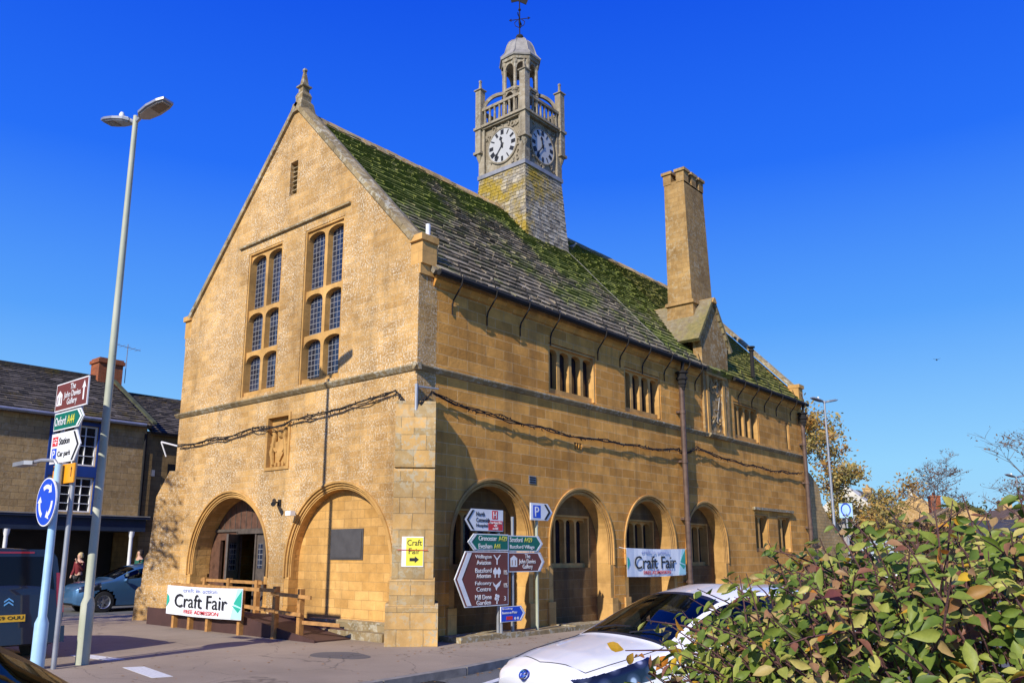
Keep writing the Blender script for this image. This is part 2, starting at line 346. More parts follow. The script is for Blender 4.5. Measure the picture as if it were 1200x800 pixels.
tag(MB().prism(WLD,[(-60,-4.2),(-12,-3.8),(-3.5,-3.2),(2.5,-1.9),(6,-1.6),(22,-1.6),(60,-6.2),(110,-18),(110,-34),(40,-14),(-60,-14)],-.118,-.105,back=False).build('road',M_road),kind='structure')
tag(MB().prism(WLD,[(-40,12.5),(-2.5,12.1),(14,11.2),(40,9.5),(40,17.9),(-40,18.2)],-.118,-.10,back=False).build('side_street',M_road),kind='structure')
tag(MB().box(WLD,-60,60,18,40,-.11,.03).build('far_pavement',M_pave),kind='structure')
# painted lines, manhole patch
for i,(pts) in enumerate([[(-5.25,.80),(-4.98,.66),(-5.22,-.66),(-5.48,-.56)],[(-5.15,2.95),(-4.88,2.95),(-4.75,1.78),(-5.02,1.80)],[(-3.4,-4.28),(-3.3,-4.12),(-.9,-3.42),(-1.0,-3.58)],[(1.2,-3.3),(1.2,-3.16),(4.0,-2.85),(4.0,-2.99)]]):
    tag(MB().prism(WLD,pts,.001 if i<2 else -.104,.005 if i<2 else -.100).build('painted_marking',M_mark),kind='structure')
el=[(-2.05+.42*math.cos(a)*(1+.12*math.sin(3*a)), -.42+.62*math.sin(a)) for a in np.linspace(0,2*math.pi,25)[:-1]]
tag(MB().prism(WLD,el,.0005,.0045).build('tarmac_repair_patch',M_patch),kind='structure')

# ------------------------------------------------------------ the hall
W=9.58; L=21.15; YR=4.72; ZR=13.05; ZS=5.5; EY=-.2; EZ=7.62
hall=empty('market_hall',(0,0,0),0,'large honey stone market hall with steep mossy roof and clock tower, on the street corner','market hall')
def arch_hole(cu,hw,zs,z0,n=22):
    return [(cu-hw,z0),(cu+hw,z0)]+[(cu+hw*math.cos(a),zs+hw*math.sin(a)) for a in np.linspace(0,math.pi,n)]
def arch_path(cu,hw,zs,zb,n=28):
    p=[(cu+hw,zb)]+[(cu+hw*math.cos(a),zs+hw*math.sin(a)) for a in np.linspace(0,math.pi,n)]+[(cu-hw,zb)]
    q=[(1,0)]+[(math.cos(a),math.sin(a)) for a in np.linspace(0,math.pi,n)]+[(-1,0)]
    return p,q
def moulding(mb,F,cu,hw,zs,zb,dep=.0,m=0):
    p,q=arch_path(cu,hw,zs,zb)
    mb.sweep(F,p,q,.0,.03,dep-.14,dep-.06,m)
    mb.sweep(F,p,q,.03,.06,dep-.14,dep-.035,m)
    mb.sweep(F,p,q,.06,.085,dep-.14,dep-.075,m)
    mb.sweep(F,p,q,.085,.135,dep-.12,dep-.008,m)
    mb.sweep(F,p,q,.135,.18,dep-.10,dep+.035,m)
def ogee_light(cu,hw,z0,z1,n=9):   # arched-headed light outline
    r=hw
    return [(cu-hw,z0),(cu+hw,z0),(cu+hw,z1-r*.55)]+[(cu+hw*math.cos(a),z1-r*.55+r*.55*math.sin(a)**.8) for a in np.linspace(0,math.pi,n)[1:-1]]+[(cu-hw,z1-r*.55)]
ARG=[(-6.73,1.67),(-2.41,1.67)]; ZSG=1.42
# gable wall facing the square
outer=[(-W,-.3),(.0,-.3),(.0,8.2),(-.18,8.25),(-YR,13.18),(-W+.18,8.25),(-W,8.2)]
wins=[(-5.79,.71),(-3.32,.71)]; slit=(-4.72,.16)
holes=[arch_hole(cu,hw+.165,ZSG,-.25) for cu,hw in ARG]
rect=lambda a,b,c,d:[(a,c),(b,c),(b,d),(a,d)]
for cu,hw in wins: holes.append(rect(cu-hw-.06,cu+hw+.06,5.63,9.52))
holes.append(rect(slit[0]-slit[1],slit[0]+slit[1],10.68,11.6)); holes.append(rect(-5.2,-4.34,3.72,4.95))
gw=MB(); gw.prism(GAB,outer,-.55,0,holes=holes); gw.build('gable_wall',M_gable,hall)
# arch mouldings
am=MB()
for cu,hw in ARG: moulding(am,GAB,cu,hw,ZSG,1.18)
am.build('gable_arch_moulding',M_dress,hall,smooth=False)
# jambs below the moulding
jb=MB()
for cu,hw in ARG:
    for s in (-1,1):
        a,b_=sorted((cu+s*hw,cu+s*(hw+.17))); jb.box(GAB,a,b_,-.25,1.18,-.5,-.012); a,b_=sorted((cu+s*(hw-.015),cu+s*(hw+.19))); jb.box(GAB,a,b_,-.2,.5,-.5,.02)
    p,q=arch_path(cu,hw,ZSG,1.18); jb.sweep(GAB,p,q,.003,.164,-.549,-.14)
jb.build('arch_jamb',M_infill,hall)
cu,hw=ARG[1]
MB().prism(GAB,arch_hole(cu,hw+.05,ZSG,.1),-.5,-.27).build('blocked_arch_infill',M_infill,hall)
st=MB(); st.box(GAB,cu-hw-.0,cu+hw+.1,-.3,.16,-.5,.18); st.box(GAB,cu-.9,cu+hw+.05,.16,.34,-.5,-.06); st.build('stone_step',M_weather,hall)
# door screen in the left arch, .58 m back
cu,hw=ARG[0]; D=-.56
ds=MB()
dl=rect(-7.05,-5.85,.3,2.25)
ds.prism(GAB,arch_hole(cu,hw+.02,ZSG,-.2),D-.08,D,holes=[dl,rect(-7.95,-7.72,1.0,2.05)])
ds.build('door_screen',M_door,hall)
bt=MB()
for k in range(13):
    u=cu-hw+.1+k*.25; zt=ZSG+math.sqrt(max(.01,hw**2-(u-cu)**2))-.03
    bt.box(GAB,u,u+.018,2.32,max(2.4,zt),D,D+.012)
bt.box(GAB,cu-hw+.05,cu+hw-.05,2.26,2.33,D,D+.05); bt.build('tympanum_batten',M_gdoor,hall)
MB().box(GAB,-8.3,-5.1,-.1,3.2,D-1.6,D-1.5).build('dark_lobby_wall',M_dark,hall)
dk=MB(); dk.box(GAB,-7.08,-5.82,2.2,2.27,D-.02,D+.06); dk.box(GAB,-7.12,-7.05,.2,2.27,D-.02,D+.06); dk.box(GAB,-5.85,-5.78,.2,2.27,D-.02,D+.06); dk.box(GAB,-6.32,-6.26,.2,2.2,D-.02,D+.03); dk.build('door_frame',M_gdoor,hall)
dd=MB(); dd.box(GAB,-6.26,-5.86,.35,2.19,D-.05,D-.005); dl_=dd.build('door_leaf',M_gdoor,hall)
MB().box(GAB,-6.18,-5.98,1.35,1.95,D-.004,D+.004).build('door_window',M_glass,dl_)
# open leaf, swung outwards
OF=Fr(GAB(-7.04,0,D+.05),GAB.x*.55+GAB.n*.84,(0,0,1))
od=MB().prism(OF,rect(0,.62,.35,2.19),-.025,.025,holes=[rect(.1,.52,1.3,1.98)]).build('door_leaf',M_gdoor,hall)
gr=MB(); gr.box(OF,.1,.52,1.3,1.98,-.006,.006); gr.build('door_window',M_glass,od)
dg=MB(); dg.box(GAB,-7.0,-6.36,1.25,2.05,D-.5,D-.49); dg.build('inner_door_window',M_glass,hall)
ns=MB().box(GAB,-6.98,-6.42,1.02,1.2,D-.42,D-.40).build('door_notice',M_green,hall)
# leaded windows of the gable
def traceried(F,cu,hw,z0,z1,trans,dep,lights,parent,matS,name,framed=.06,mw=.13,gl_=None):
    fr=MB(); tot=2*hw; lw=(tot-(lights-1)*mw)/lights
    zz=[z0]+list(trans)+[z1]
    hol=[]
    for i in range(len(zz)-1):
        a=zz[i]+(.055 if i else .05); b=zz[i+1]-(.055 if i<len(zz)-2 else .04)
        for k in range(lights):
            c=cu-hw+lw/2+k*(lw+mw); hol.append(ogee_light(c,lw/2,a,b))
    fr.prism(F,rect(cu-hw-framed,cu+hw+framed,z0-.07,z1+.06),-dep-.16,-dep+.05,holes=hol)
    # outer frame standing nearly flush
    for a,b in ((cu-hw-framed,cu-hw-.0),(cu+hw,cu+hw+framed)): fr.box(F,a,b,z0-.07,z1+.06,-dep+.05,-.015)
    fr.box(F,cu-hw,cu+hw,z1+.012,z1+.06,-dep+.05,-.015)
    fr.prism(Fr(F(0,0,0),F.n,F.z),[(-dep+.05,z0-.07),(.05,z0-.07),(.05,z0-.03),(-dep+.05,z0+.04)],-(cu+hw+framed) if False else 0,0.001) if False else None
    wn=fr.build(name,matS,parent)
    gl=MB().box(F,cu-hw-.02,cu+hw+.02,z0,z1,-dep-.14,-dep-.10); gl.build('leaded_pane',gl_ or M_glass,wn)
    return wn
for cu,hw in wins: traceried(GAB,cu,hw,5.7,9.46,[6.76,7.89],.12,2,hall,M_dress,'mullioned_window',framed=.05,mw=.11)
dr=MB(); dr.box(GAB,-6.98,-2.35,9.74,9.79,-.02,.07); dr.build('drip_mould',M_weather,hall)
MB().box(GAB,slit[0]-.16,slit[0]+.16,10.68,11.6,-.3,-.25).build('slit_opening',M_dark,hall)
lv=MB()
for k in range(7): lv.box(GAB,slit[0]-.16,slit[0]+.16,10.72+k*.125,10.745+k*.125,-.22,-.08)
lv.build('louvre',M_weather,hall)
# carved panel: shield and beasts in relief
cp=MB(); cp.box(GAB,-5.2,-4.34,3.72,4.95,-.3,-.10)
p,q=[(-5.2,3.72),(-4.34,3.72),(-4.34,4.95),(-5.2,4.95)],[(-.7,-.7),(.7,-.7),(.7,.7),(-.7,.7)]
cp.sweep(GAB,p,q,-.02,.09,-.1,.03,closed=True)
for sx in (-1,1):
    cp.tube([GAB(-4.77+sx*.27,3.8,-.07),GAB(-4.77+sx*.3,4.1,-.05),GAB(-4.77+sx*.2,4.45,-.05),GAB(-4.77+sx*.27,4.75,-.06)],[.05,.07,.06,.05],8)
    cp.tube([GAB(-4.77+sx*.33,4.3,-.05),GAB(-4.77+sx*.12,4.1,-.05)],[.04,.03],6)
    cp.lathe(GAB(-4.77+sx*.2,4.62,-.1),[(.0,0),(.07,.0),(.06,.05),(.02,.08)],10,ax=GAB.n)
cp.prism(GAB,[(-4.95,4.35),(-4.95,4.1),(-4.77,3.86),(-4.59,4.1),(-4.59,4.35)],-.1,-.05)
cp.lathe(GAB(-4.77,4.55,-.1),[(.11,0),(.12,.03),(.08,.07),(.02,.09)],12,ax=GAB.n)
for k in range(5): cp.box(GAB,-5.1+k*.15,-5.02+k*.15,3.76,3.84,-.1,-.04)
cp.box(GAB,-4.98,-4.56,4.75,4.82,-.1,-.05)
cp.build('carved_coat_of_arms',M_dress,hall)
# string course
sct=MB(); prof=[(-.02,5.41),(.03,5.41),(.105,5.49),(.105,5.52),(-.02,5.57)]
def run(mb,F,u0,u1,prof):    # extrude a (w,v) profile along u
    n=len(prof); V=[F(u0,v,w_) for w_,v in prof]+[F(u1,v,w_) for w_,v in prof]
    mb.add(V,[tuple(range(n)),tuple(range(2*n-1,n-1,-1))]+[(i,(i+1)%n,n+(i+1)%n,n+i) for i in range(n)],0)
run(sct,GAB,-W-.12,.12,prof); run(sct,SIDE,-.12,12.82,prof); run(sct,SIDE,14.42,L+.1,prof); run(sct,SIDE,12.82,14.42,[(a+.075,b) for a,b in prof]); sct.build('string_course',M_weather,hall)
# gable coping, kneelers and finial
cs=MB()
def coping(mb,x0,x1,zt=0):
    for s in (-1,1):
        a=(YR-s*(-0)-0,13.42+zt)
        y0,y1=(YR, .12) if s<0 else (YR,W-.12)
        z0,z1=13.28,8.33
        d=Vector((0,y1-y0,z1-z0)); Lc=d.length; F=Fr((x0,y0,z0),d,(1,0,0)); up_=F.n if F.n.z>0 else -F.n
        n=13
        for k in range(n):
            u0_,u1_=Lc*k/n+.004,Lc*(k+1)/n-.004
            P=[Vector((x0,y0,z0))+d.normalized()*u+Vector((dx,0,0))+up_*h for u in (u0_,u1_) for dx in (0,(x1-x0)/2,x1-x0) for h in (-.12,)]
            P2=[Vector((x0,y0,z0))+d.normalized()*u+Vector((dx,0,0))+up_*h for u in (u0_,u1_) for dx,h in ((0,0.),((x1-x0)/2,.05),(x1-x0,0.))]
            V=P+P2
            mb.add(V,[(0,1,4,3),(1,2,5,4),(6,9,10,7),(7,10,11,8),(0,3,9,6),(2,8,11,5),(0,6,7,8,2,1),(3,4,5,11,10,9)],0)
    
coping(cs,-.07,.42); cs.build('gable_coping',M_weather,hall)
for y0,y1 in ((-.13,.26),(W-.26,W+.12)):
    kn=MB()
    kn.box(WLD,-.06,.45,y0,y1,8.22,8.36); kn.box(WLD,-.001,.43,y0+.04*(y0<1),y1-.04*(y0>1),7.72,8.22); kn.box(WLD,.002,.42,y0+.09*(y0<1),y1-.09*(y0>1),7.5,7.72)
    kn.build('kneeler',M_dress,hall)
fn=MB(); fc=Vector((.17,YR,0))
fn.lathe(fc,[(.34,13.0),(.27,13.28),(.20,13.34),(.20,13.42),(.22,13.5),(.17,13.60),(.14,13.62),(.14,13.74),(.21,13.76),(.21,13.80),(.125,13.81),(.045,14.22),(.07,14.26),(.055,14.32),(.0,14.34)],4,rot=R(45))
fn.build('gable_finial',M_weather,hall)
# side wall with arches and windows
ARS=[2.42,5.80,9.12,12.50]; HS=1.23; ZSS=1.95
swin=[(4.55,6.48),(8.05,9.90),(15.0,16.85)]
hol=[arch_hole(c,HS+.165,ZSS,-.25) for c in ARS]
for a,b in swin: hol.append(rect(a-.07,b+.07,5.60,6.88))
hol.append(rect(19.4,19.72,5.66,6.72))
gwn=[(16.15,17.15),(18.1,19.15)]
for a,b in gwn: hol.append(rect(a-.06,b+.06,1.82,3.12))
hol.append(rect(12.98,13.95,5.62,7.42))
hol.append(rect(5.5,5.86,4.30,4.48))
sw=MB(); sw.prism(SIDE,[(.55,-.3),(L,-.3),(L,7.75),(.55,7.75)],-.5,0,holes=hol); sw.build('side_wall',M_side,hall)
sm=MB(); sj=MB(); si=MB()
for c in ARS:
    moulding(sm,SIDE,c,HS,ZSS,1.45)
    for s in (-1,1):
        a,b_=sorted((c+s*HS,c+s*(HS+.17))); sj.box(SIDE,a,b_,-.25,1.45,-.5,-.008); a,b_=sorted((c+s*(HS-.02),c+s*(HS+.24))); sj.box(SIDE,a,b_,-.25,.62,-.5,.05)
    p,q=arch_path(c,HS,ZSS,1.45); sj.sweep(SIDE,p,q,.003,.164,-.58,-.14)
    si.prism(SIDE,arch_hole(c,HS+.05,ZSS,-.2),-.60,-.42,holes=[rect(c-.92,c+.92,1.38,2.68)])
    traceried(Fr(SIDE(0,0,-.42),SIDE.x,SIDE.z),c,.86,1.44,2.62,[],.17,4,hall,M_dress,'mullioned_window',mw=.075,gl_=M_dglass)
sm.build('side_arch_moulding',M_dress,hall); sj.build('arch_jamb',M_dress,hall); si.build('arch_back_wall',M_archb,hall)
for a,b in swin:
    traceried(SIDE,(a+b)/2,(b-a)/2,5.70,6.80,[],.14,4,hall,M_dress,'mullioned_window',mw=.12,gl_=M_dglass)
traceried(SIDE,19.56,.10,5.72,6.66,[],.10,1,hall,M_dress,'slit_window')
for a,b in gwn: traceried(SIDE,(a+b)/2,(b-a)/2,1.9,3.05,[],.16,2,hall,M_dress,'mullioned_window',gl_=M_dglass)
dm=MB(); dm.box(SIDE,15.95,19.4,3.24,3.33,-.02,.10); dm.build('drip_mould',M_weather,hall)
vt=MB(); vt.box(SIDE,5.5,5.86,4.3,4.48,-.3,-.2,1)
for k in range(4): vt.box(SIDE,5.50+k*.11,5.53+k*.11,4.3,4.48,-.08,-.005)
vt.build('wall_vent',[M_side,M_dark],hall)
av=MB(); av.box(SIDE,3.66,3.92,3.32,3.5,0,.012)
for k in range(3): av.box(SIDE,3.68,3.90,3.34+k*.055,3.37+k*.055,.012,.02,1)
av.build('air_brick',[M_lead,M_dark],hall)
pl=MB(); pl.box(SIDE,-.06,L+.04,-.3,.22,0,.07); 
# other walls
bw=MB(); bw.box(WLD,L-.5,L,.5,W-.5,-.3,7.7); bw.prism(Fr((L,0,0),(0,1,0),(0,0,1)),[(0.1,7.7),(W-.1,7.7),(W-.1,8.0),(YR,12.98),(.1,8.0)],-.5,-.001)
bw.box(WLD,.55,L,W-.5,W,-.3,7.7); bw.build('rear_wall',M_side,hall)
c2=MB(); coping(c2,L-.42,L+.07); 
c2.build('gable_coping',M_weather,hall)
for y0,y1 in ((-.16,.3),(W-.3,W+.14)):
    k2=MB()
    k2.box(WLD,L-.45,L+.06,y0,y1,8.22,8.36); k2.box(WLD,L-.43,L+.001,y0+.05,y1-.05,7.5,8.22)
    k2.build('kneeler',M_dress,hall)
# eaves cornice
ev=MB(); run(ev,SIDE,.43,12.5,[(-.02,7.32),(.03,7.32),(.06,7.40),(.10,7.46),(.10,7.54),(-.02,7.56)]); run(ev,SIDE,14.5,L-.4,[(-.02,7.32),(.03,7.32),(.06,7.40),(.10,7.46),(.10,7.54),(-.02,7.56)]); ev.build('eaves_cornice',M_side,hall)
gt=MB()
for a,b in ((.35,12.45),(14.55,L+.05)):
    n=int((b-a)/1.5)
    gt.tube([(a+(b-a)*k/n,-.25,7.56+random.uniform(-.006,.006)) for k in range(n+1)],.07,8)
gt.build('gutter',M_iron,hall)
for x in [1.0,2.15,3.35,4.75-.2,6.75-.1,7.75,8.95-1e-3,10.2,11.3,12.15,15.3,16.4,17.5,18.55,19.9,20.75]:
    bk=MB(); bk.tube([(x,-.02,7.0),(x,-.05,7.12),(x,-.3,7.42),(x,-.34,7.58)],.018,6); bk.tube([(x,-.3,7.58),(x,-.18,7.98)],.014,5); bk.tube([(x,-.02,6.8),(x,-.02,7.05)],.014,5)
    bk.build('gutter_bracket',M_iron,hall)
# slates
def slates(mb,F,u0,u1,slen,exp0,exp1,wmin,wmax,skip=None,jit=1.0,trim=None,mi=0):
    s=0; j=0
    while s<slen:
        e=exp0+(exp1-exp0)*s/slen; u=u0-random.uniform(0,wmax)*.5; e2=min(e,slen-s+.02)
        while u<u1:
            wd=random.uniform(wmin,wmax); a=max(u,u0); b=min(u+wd,u1); u+=wd+.008
            if b-a<.05: continue
            a_,b_=a,b
            if trim:
                tr=trim(s)
                a_=max(a,tr[0]); b_=min(b,tr[1])
                if b_-a_<.04: continue
            if skip and skip((a_+b_)/2,s): continue
            h=random.uniform(.03,.055)*jit; h2=random.uniform(-.008,.008)*jit; ds=random.uniform(-.025,.02)*jit
            P=[F(a_+.003,s+ds,h),F(b_-.003,s+ds+random.uniform(-.01,.01)*jit,h+h2),F(b_-.003,s+e2+.03,.006),F(a_+.003,s+e2+.03,.006),F(a_+.003,s+ds+.004,-.01),F(b_-.003,s+ds+.004,-.01)]
            mb.add(P,[(0,1,2,3),(4,5,1,0),(4,0,3),(5,2,1)],mi)
        s+=e; j+=1
sd=Vector((0,YR-EY,ZR-EZ)); SL=sd.length
RF=Fr((0,EY,EZ),(1,0,0),sd)
rf=MB(); rf.prism(RF,rect(.3,L-.3,.0,SL),-.12,-.015); slates(rf,RF,.40,14.3,SL,.26,.14,.18,.45,jit=1.35); slates(rf,RF,14.3,20.75,SL,.26,.14,.18,.45,jit=1.35,mi=1)
# right part beyond the gablet shows yellower moss
roof=rf.build('slate_roof',[M_roof,M_roof2],hall,recalc=False)
rb=MB(); RB=Fr((0,W+.2,EZ),(-1,0,0),Vector((0,YR-W-.2,ZR-EZ))); rb.prism(RB,rect(-L+.3,-.3,0,SL),-.12,.0); rb.build('rear_roof_slope',M_roof,hall)
rd=MB()
n=46
for k in range(n):
    a=.42+k*(L-.84)/n; b=a+(L-.84)/n-.012; dz=random.uniform(-.012,.012)
    rd.prism(Fr((a,0,0),(0,-1,0),(0,0,1)),[(-YR-.2,ZR-.16+dz),(-YR+.2,ZR-.16+dz),(-YR+.03,ZR+.09+dz),(-YR-.03,ZR+.09+dz)],-(b-a),0)
rd.build('ridge_tile',M_butt,roof)
lc=MB(); lc.tube([RF(10.30+.03*math.sin(s*3),s,.07) for s in np.linspace(.4,SL-1.55,20)],.007,6); lc.build('lightning_conductor',M_leadp,hall)
fl=MB(); fl.lathe((16.7,-.0,8.0),[(.07,0),(.07,.95),(.10,.96),(.10,1.02),(.07,1.03),(.07,1.07),(.13,1.08),(.13,1.13),(.0,1.15)],14); fl.build('flue_pipe',M_iron,hall)
sp=MB(); sp.lathe((.24,.0,8.36),[(.05,0),(.05,.3),(.0,.31)],10); sp.build('vent_stub',plain('white_plastic',(.7,.72,.74),.4,0,.03,3,0),hall)
# corner buttresses (diagonal)
def dbuttress(c,d,stages,name):
    d=nrm(d); t=Vector((-d.y,d.x,0)); m=MB()
    for (p0,p1,hw,z0,z1,zt) in stages:   # projection at bottom, at top, half width, z0, z1, weathering top
        F=Fr(Vector(c)-d*1.0,t,(0,0,1)); 
        V=[]
        for z,p in ((z0,p0),(z1,p1),(zt,max(.02,p1*.35-.25 if zt-z1>.25 else p1-.07))):
            for s in (-1,1): V.append(Vector(c)+t*s*hw+d*p+Vector((0,0,z)))
            for s in (1,-1): V.append(Vector(c)+t*s*hw-d*.58+Vector((0,0,z)))
        f=[(0,1,2,3),(8,11,10,9)]
        for i in (0,4):
            for k in range(4): f.append((i+k,i+(k+1)%4,i+4+(k+1)%4,i+4+k))
        m.add(V,f,0)
    return m
dbuttress((0,0,0),(-1,-1,0),[(.42,.40,.50,-.3,.70,.78),(.36,.35,.43,.70,1.12,1.26),(.30,.28,.40,1.1,3.3,3.38),(.28,.26,.40,3.38,4.16,4.75)],'').build('corner_buttress',M_butt,hall)
dbuttress((0,W,0),(-1,1,0),[(.66,.62,.50,-.3,.75,.85),(.52,.48,.45,.75,1.6,1.72),(.40,.32,.42,1.7,3.2,3.9)],'').build('corner_buttress',M_gable,hall)
# ledge of stone by the pavement under the signs
ld=MB()
x=.75
while x<15:
    d_=random.uniform(.7,1.2); ld.box(WLD,x,x+d_-.01,-.62+random.uniform(-.02,.02),-.02,-.05,.10+random.uniform(-.015,.015)); x+=d_
tag(ld.build('stone_ledge',M_weather),'low mossy stone ledge running along the foot of the arcaded side wall','ledge')
# downpipes with hoppers
for x,nm in ((10.98,'a'),(20.75,'b')):
    dp=MB(); dp.tube([(x,-.16,7.0),(x,-.16,-.1)],.08,12)
    for z in (.9,2.7,4.4,5.9): dp.tube([(x,-.16,z),(x,-.16,z+.1)],.098,12); dp.box(WLD,x-.12,x+.12,-.12,.0,z+.02,z+.08)
    o=dp.build('downpipe',M_pipe,hall,smooth=True)
    hp=MB(); hp.lathe((x,-.19,6.62),[(.07,0),(.08,.08),(.10,.1),(.10,.16),(.13,.2),(.13,.3),(.17,.33),(.17,.40),(.14,.42),(.14,.5),(.19,.53),(.19,.58),(.0,.58)],8,rot=R(22.5)); hp.tube([(x,-.19,7.15),(x,-.24,7.5)],.05,8); hp.build('rain_hopper',M_iron,o)
# breast, niche, gablet and chimney
BF=Fr((0,-.075,0),(1,0,0),(0,0,1))
br=MB(); br.prism(BF,[(12.62,5.4),(14.42,5.4),(14.5,8.55),(14.62,8.62),(13.52,10.05),(12.40,8.55),(12.62,8.5)],-.3,0,holes=[rect(12.98,13.95,5.62,7.42)]); 
br.build('chimney_breast',M_chim,hall)
pt=MB()
for a in (12.80,13.95): pt.box(BF,a,a+.16,5.5,7.45,.0,.03)
pt.box(BF,12.75,14.2,7.45,7.53,0,.07); pt.build('niche_surround',M_dress,hall)
nc=MB(); nc.box(BF,12.98,13.95,5.62,7.42,-.3,-.05)
random.seed(3)
for k in range(26):
    a=random.uniform(13.05,13.85); z=random.choice([random.uniform(5.65,6.1),random.uniform(6.8,7.35)]); 
    nc.tube([BF(a,z,-.05),BF(a+random.uniform(-.12,.12),z+random.uniform(-.12,.12),-.01),BF(a+random.uniform(-.15,.15),z+random.uniform(-.1,.15),-.04)],.022,5)
nc.build('carved_niche',M_chim,hall)
gi=MB(); gi.tube([BF(13.35,6.35,-.02),BF(13.62,6.36,.0)],.014,5); gi.tube([BF(13.5,5.95,-.02),BF(13.72,6.8,.0)],.014,5); gi.tube([BF(13.5,6.7,-.02),BF(13.75,6.72,.0)],.012,5); gi.build('niche_bracket',M_leadp,hall)
gs=MB()
AP=Vector((13.52,0,10.12))
for s in (-1,1):
    ft=Vector((13.52+s*1.18,0,8.5)); d=AP-ft; F=Fr((ft.x,-.16,ft.z),(0,1,0) if s<0 else (0,-1,0),d); 
    uu=(0,2.4) if s<0 else (-2.4,0)
    gs.prism(F,rect(uu[0],uu[1],0,d.length),-.08,-.012); slates(gs,F,uu[0],uu[1],d.length,.26,.22,.2,.45)
gs.build('gablet_roof',M_gslate,hall)
gr_=MB(); gr_.prism(Fr((13.52,-.2,10.1),(1,0,0),(0,0,1)),[(-.16,-.1),(.16,-.1),(.05,.08),(-.05,.08)],-.5,0); gr_.prism(Fr((13.52,1.2,10.1),(1,0,0),(0,0,1)),[(-.16,-.1),(.16,-.1),(.05,.08),(-.05,.08)],-1.0,0); 
gr_.build('gablet_ridge',M_dress,hall)
ch=MB()
def frustum(mb,r0,z0,r1,z1,m=0):
    V=[(x,y,z) for (x0,x1,y0,y1),z in ((r0,z0),(r1,z1)) for x,y in ((x0,y0),(x1,y0),(x1,y1),(x0,y1))]
    mb.add(V,[(3,2,1,0),(4,5,6,7)]+[(i,(i+1)%4,4+(i+1)%4,4+i) for i in range(4)],m)
frustum(ch,(13.02,14.72,.32,1.42),8.3,(12.99,14.55,.34,1.30),10.0)
frustum(ch,(12.92,14.60,.28,1.36),10.0,(12.94,14.58,.30,1.34),10.12)
frustum(ch,(12.98,14.50,.36,1.26),10.12,(12.80,14.20,.36,1.12),14.35)
chm=ch.build('chimney_stack',M_chim,hall)
MB().box(WLD,13.0-.03,14.75,.28,1.46,9.28,9.42).build('chimney_flashing',M_leadp,chm)
cc=MB()
x0,x1,y0,y1=12.78,14.22,.34,1.14
for (a,b,c_,d_) in ((x0,x0+.34,y0,y0+.3),(x0,x0+.34,y1-.3,y1),(x1-.34,x1,y0,y0+.3),(x1-.34,x1,y1-.3,y1),(x0+.55,x0+.9,y0,y0+.3),(x0+.55,x0+.9,y1-.3,y1)):
    cc.box(WLD,a,b,c_,d_,14.35,14.72); cc.box(WLD,a-.05,b+.05,c_-.05,d_+.05,14.72,14.82)
cc.box(WLD,x0+.02,x1-.02,y0+.02,y1-.02,14.3,14.42)
cc.build('chimney_crown',M_chim,chm)
# ------------------------------------------------------------ clock tower
TX,TY=9.25,YR
tw=MB()
h0,h1=1.20,1.0; z0_,z1_=11.0,14.38
frustum(tw,(TX-h0+.02,TX+h0-.02,TY-h0+.02,TY+h0-.02),z0_,(TX-h1+.02,TX+h1-.02,TY-h1+.02,TY+h1-.02),z1_)
for k in range(4):
    a=k*math.pi/2; nx,ny=math.cos(a),math.sin(a); t=Vector((-ny,nx,0))
    bot=Vector((TX+nx*h0,TY+ny*h0,z0_)); top=Vector((TX+nx*h1,TY+ny*h1,z1_)); d=top-bot
    F=Fr(bot,t,d); 
    if F.n.dot(Vector((nx,ny,0)))<0: F=Fr(bot,-t,d)
    SLn=d.length
    slates(tw,F,-h0,h0,SLn,.135,.115,.13,.26,jit=.6,trim=lambda s,SLn=SLn:(-(h0+(h1-h0)*s/SLn)-.012,(h0+(h1-h0)*s/SLn)+.012))
tower=tw.build('clock_tower',M_tslate,hall,recalc=False)
mt=MB(); hh=1.03; mt.box(WLD,TX-hh-.03,TX+hh+.03,TY-hh-.03,TY+hh+.03,14.36,14.50); mt.build('lead_band',M_lead,tower)
cst=MB(); cst.box(WLD,TX-.93,TX+.93,TY-.93,TY+.93,14.5,16.2)
for sx in (-1,1):
    for sy in (-1,1): cst.box(WLD,TX+sx*.9-.13,TX+sx*.9+.13,TY+sy*.9-.13,TY+sy*.9+.13,14.48,16.2)
cst.build('clock_stage',M_towst,tower)
cn=MB()
cn.box(WLD,TX-1.06,TX+1.06,TY-1.06,TY+1.06,16.2,16.26); cn.box(WLD,TX-1.12,TX+1.12,TY-1.12,TY+1.12,16.26,16.34)
cn.build('tower_cornice',M_towst,tower)
TF=[Fr((TX-.93,TY,0),(0,-1,0),(0,0,1)),Fr((TX,TY-.93,0),(1,0,0),(0,0,1)),Fr((TX+.93,TY,0),(0,1,0),(0,0,1)),Fr((TX,TY+.93,0),(-1,0,0),(0,0,1))]
random.seed(11)
M_dial=plain('clock_dial',(.46,.46,.44),.4,0,.03,3,0)
for F in TF:
    cv=MB(); cv.box(F,-.76,.76,14.56,16.14,-.02,.012)
    # carved foliage spandrels round the dial
    for k in range(60):
        u,v=random.uniform(-.78,.78),random.uniform(14.62,16.12)
        if math.hypot(u,v-15.36)<.70: continue
        r=random.uniform(.05,.12); a0=random.uniform(0,6.28); P=[]
        for q in np.linspace(0,4.2,6): rr=r*(1-q/6); P.append(F(u+math.cos(a0+q)*rr,v+math.sin(a0+q)*rr,.035))
        cv.tube(P,[.03,.034,.034,.03,.026,.02],5)
    cv.build('carved_spandrel',M_towst,tower)
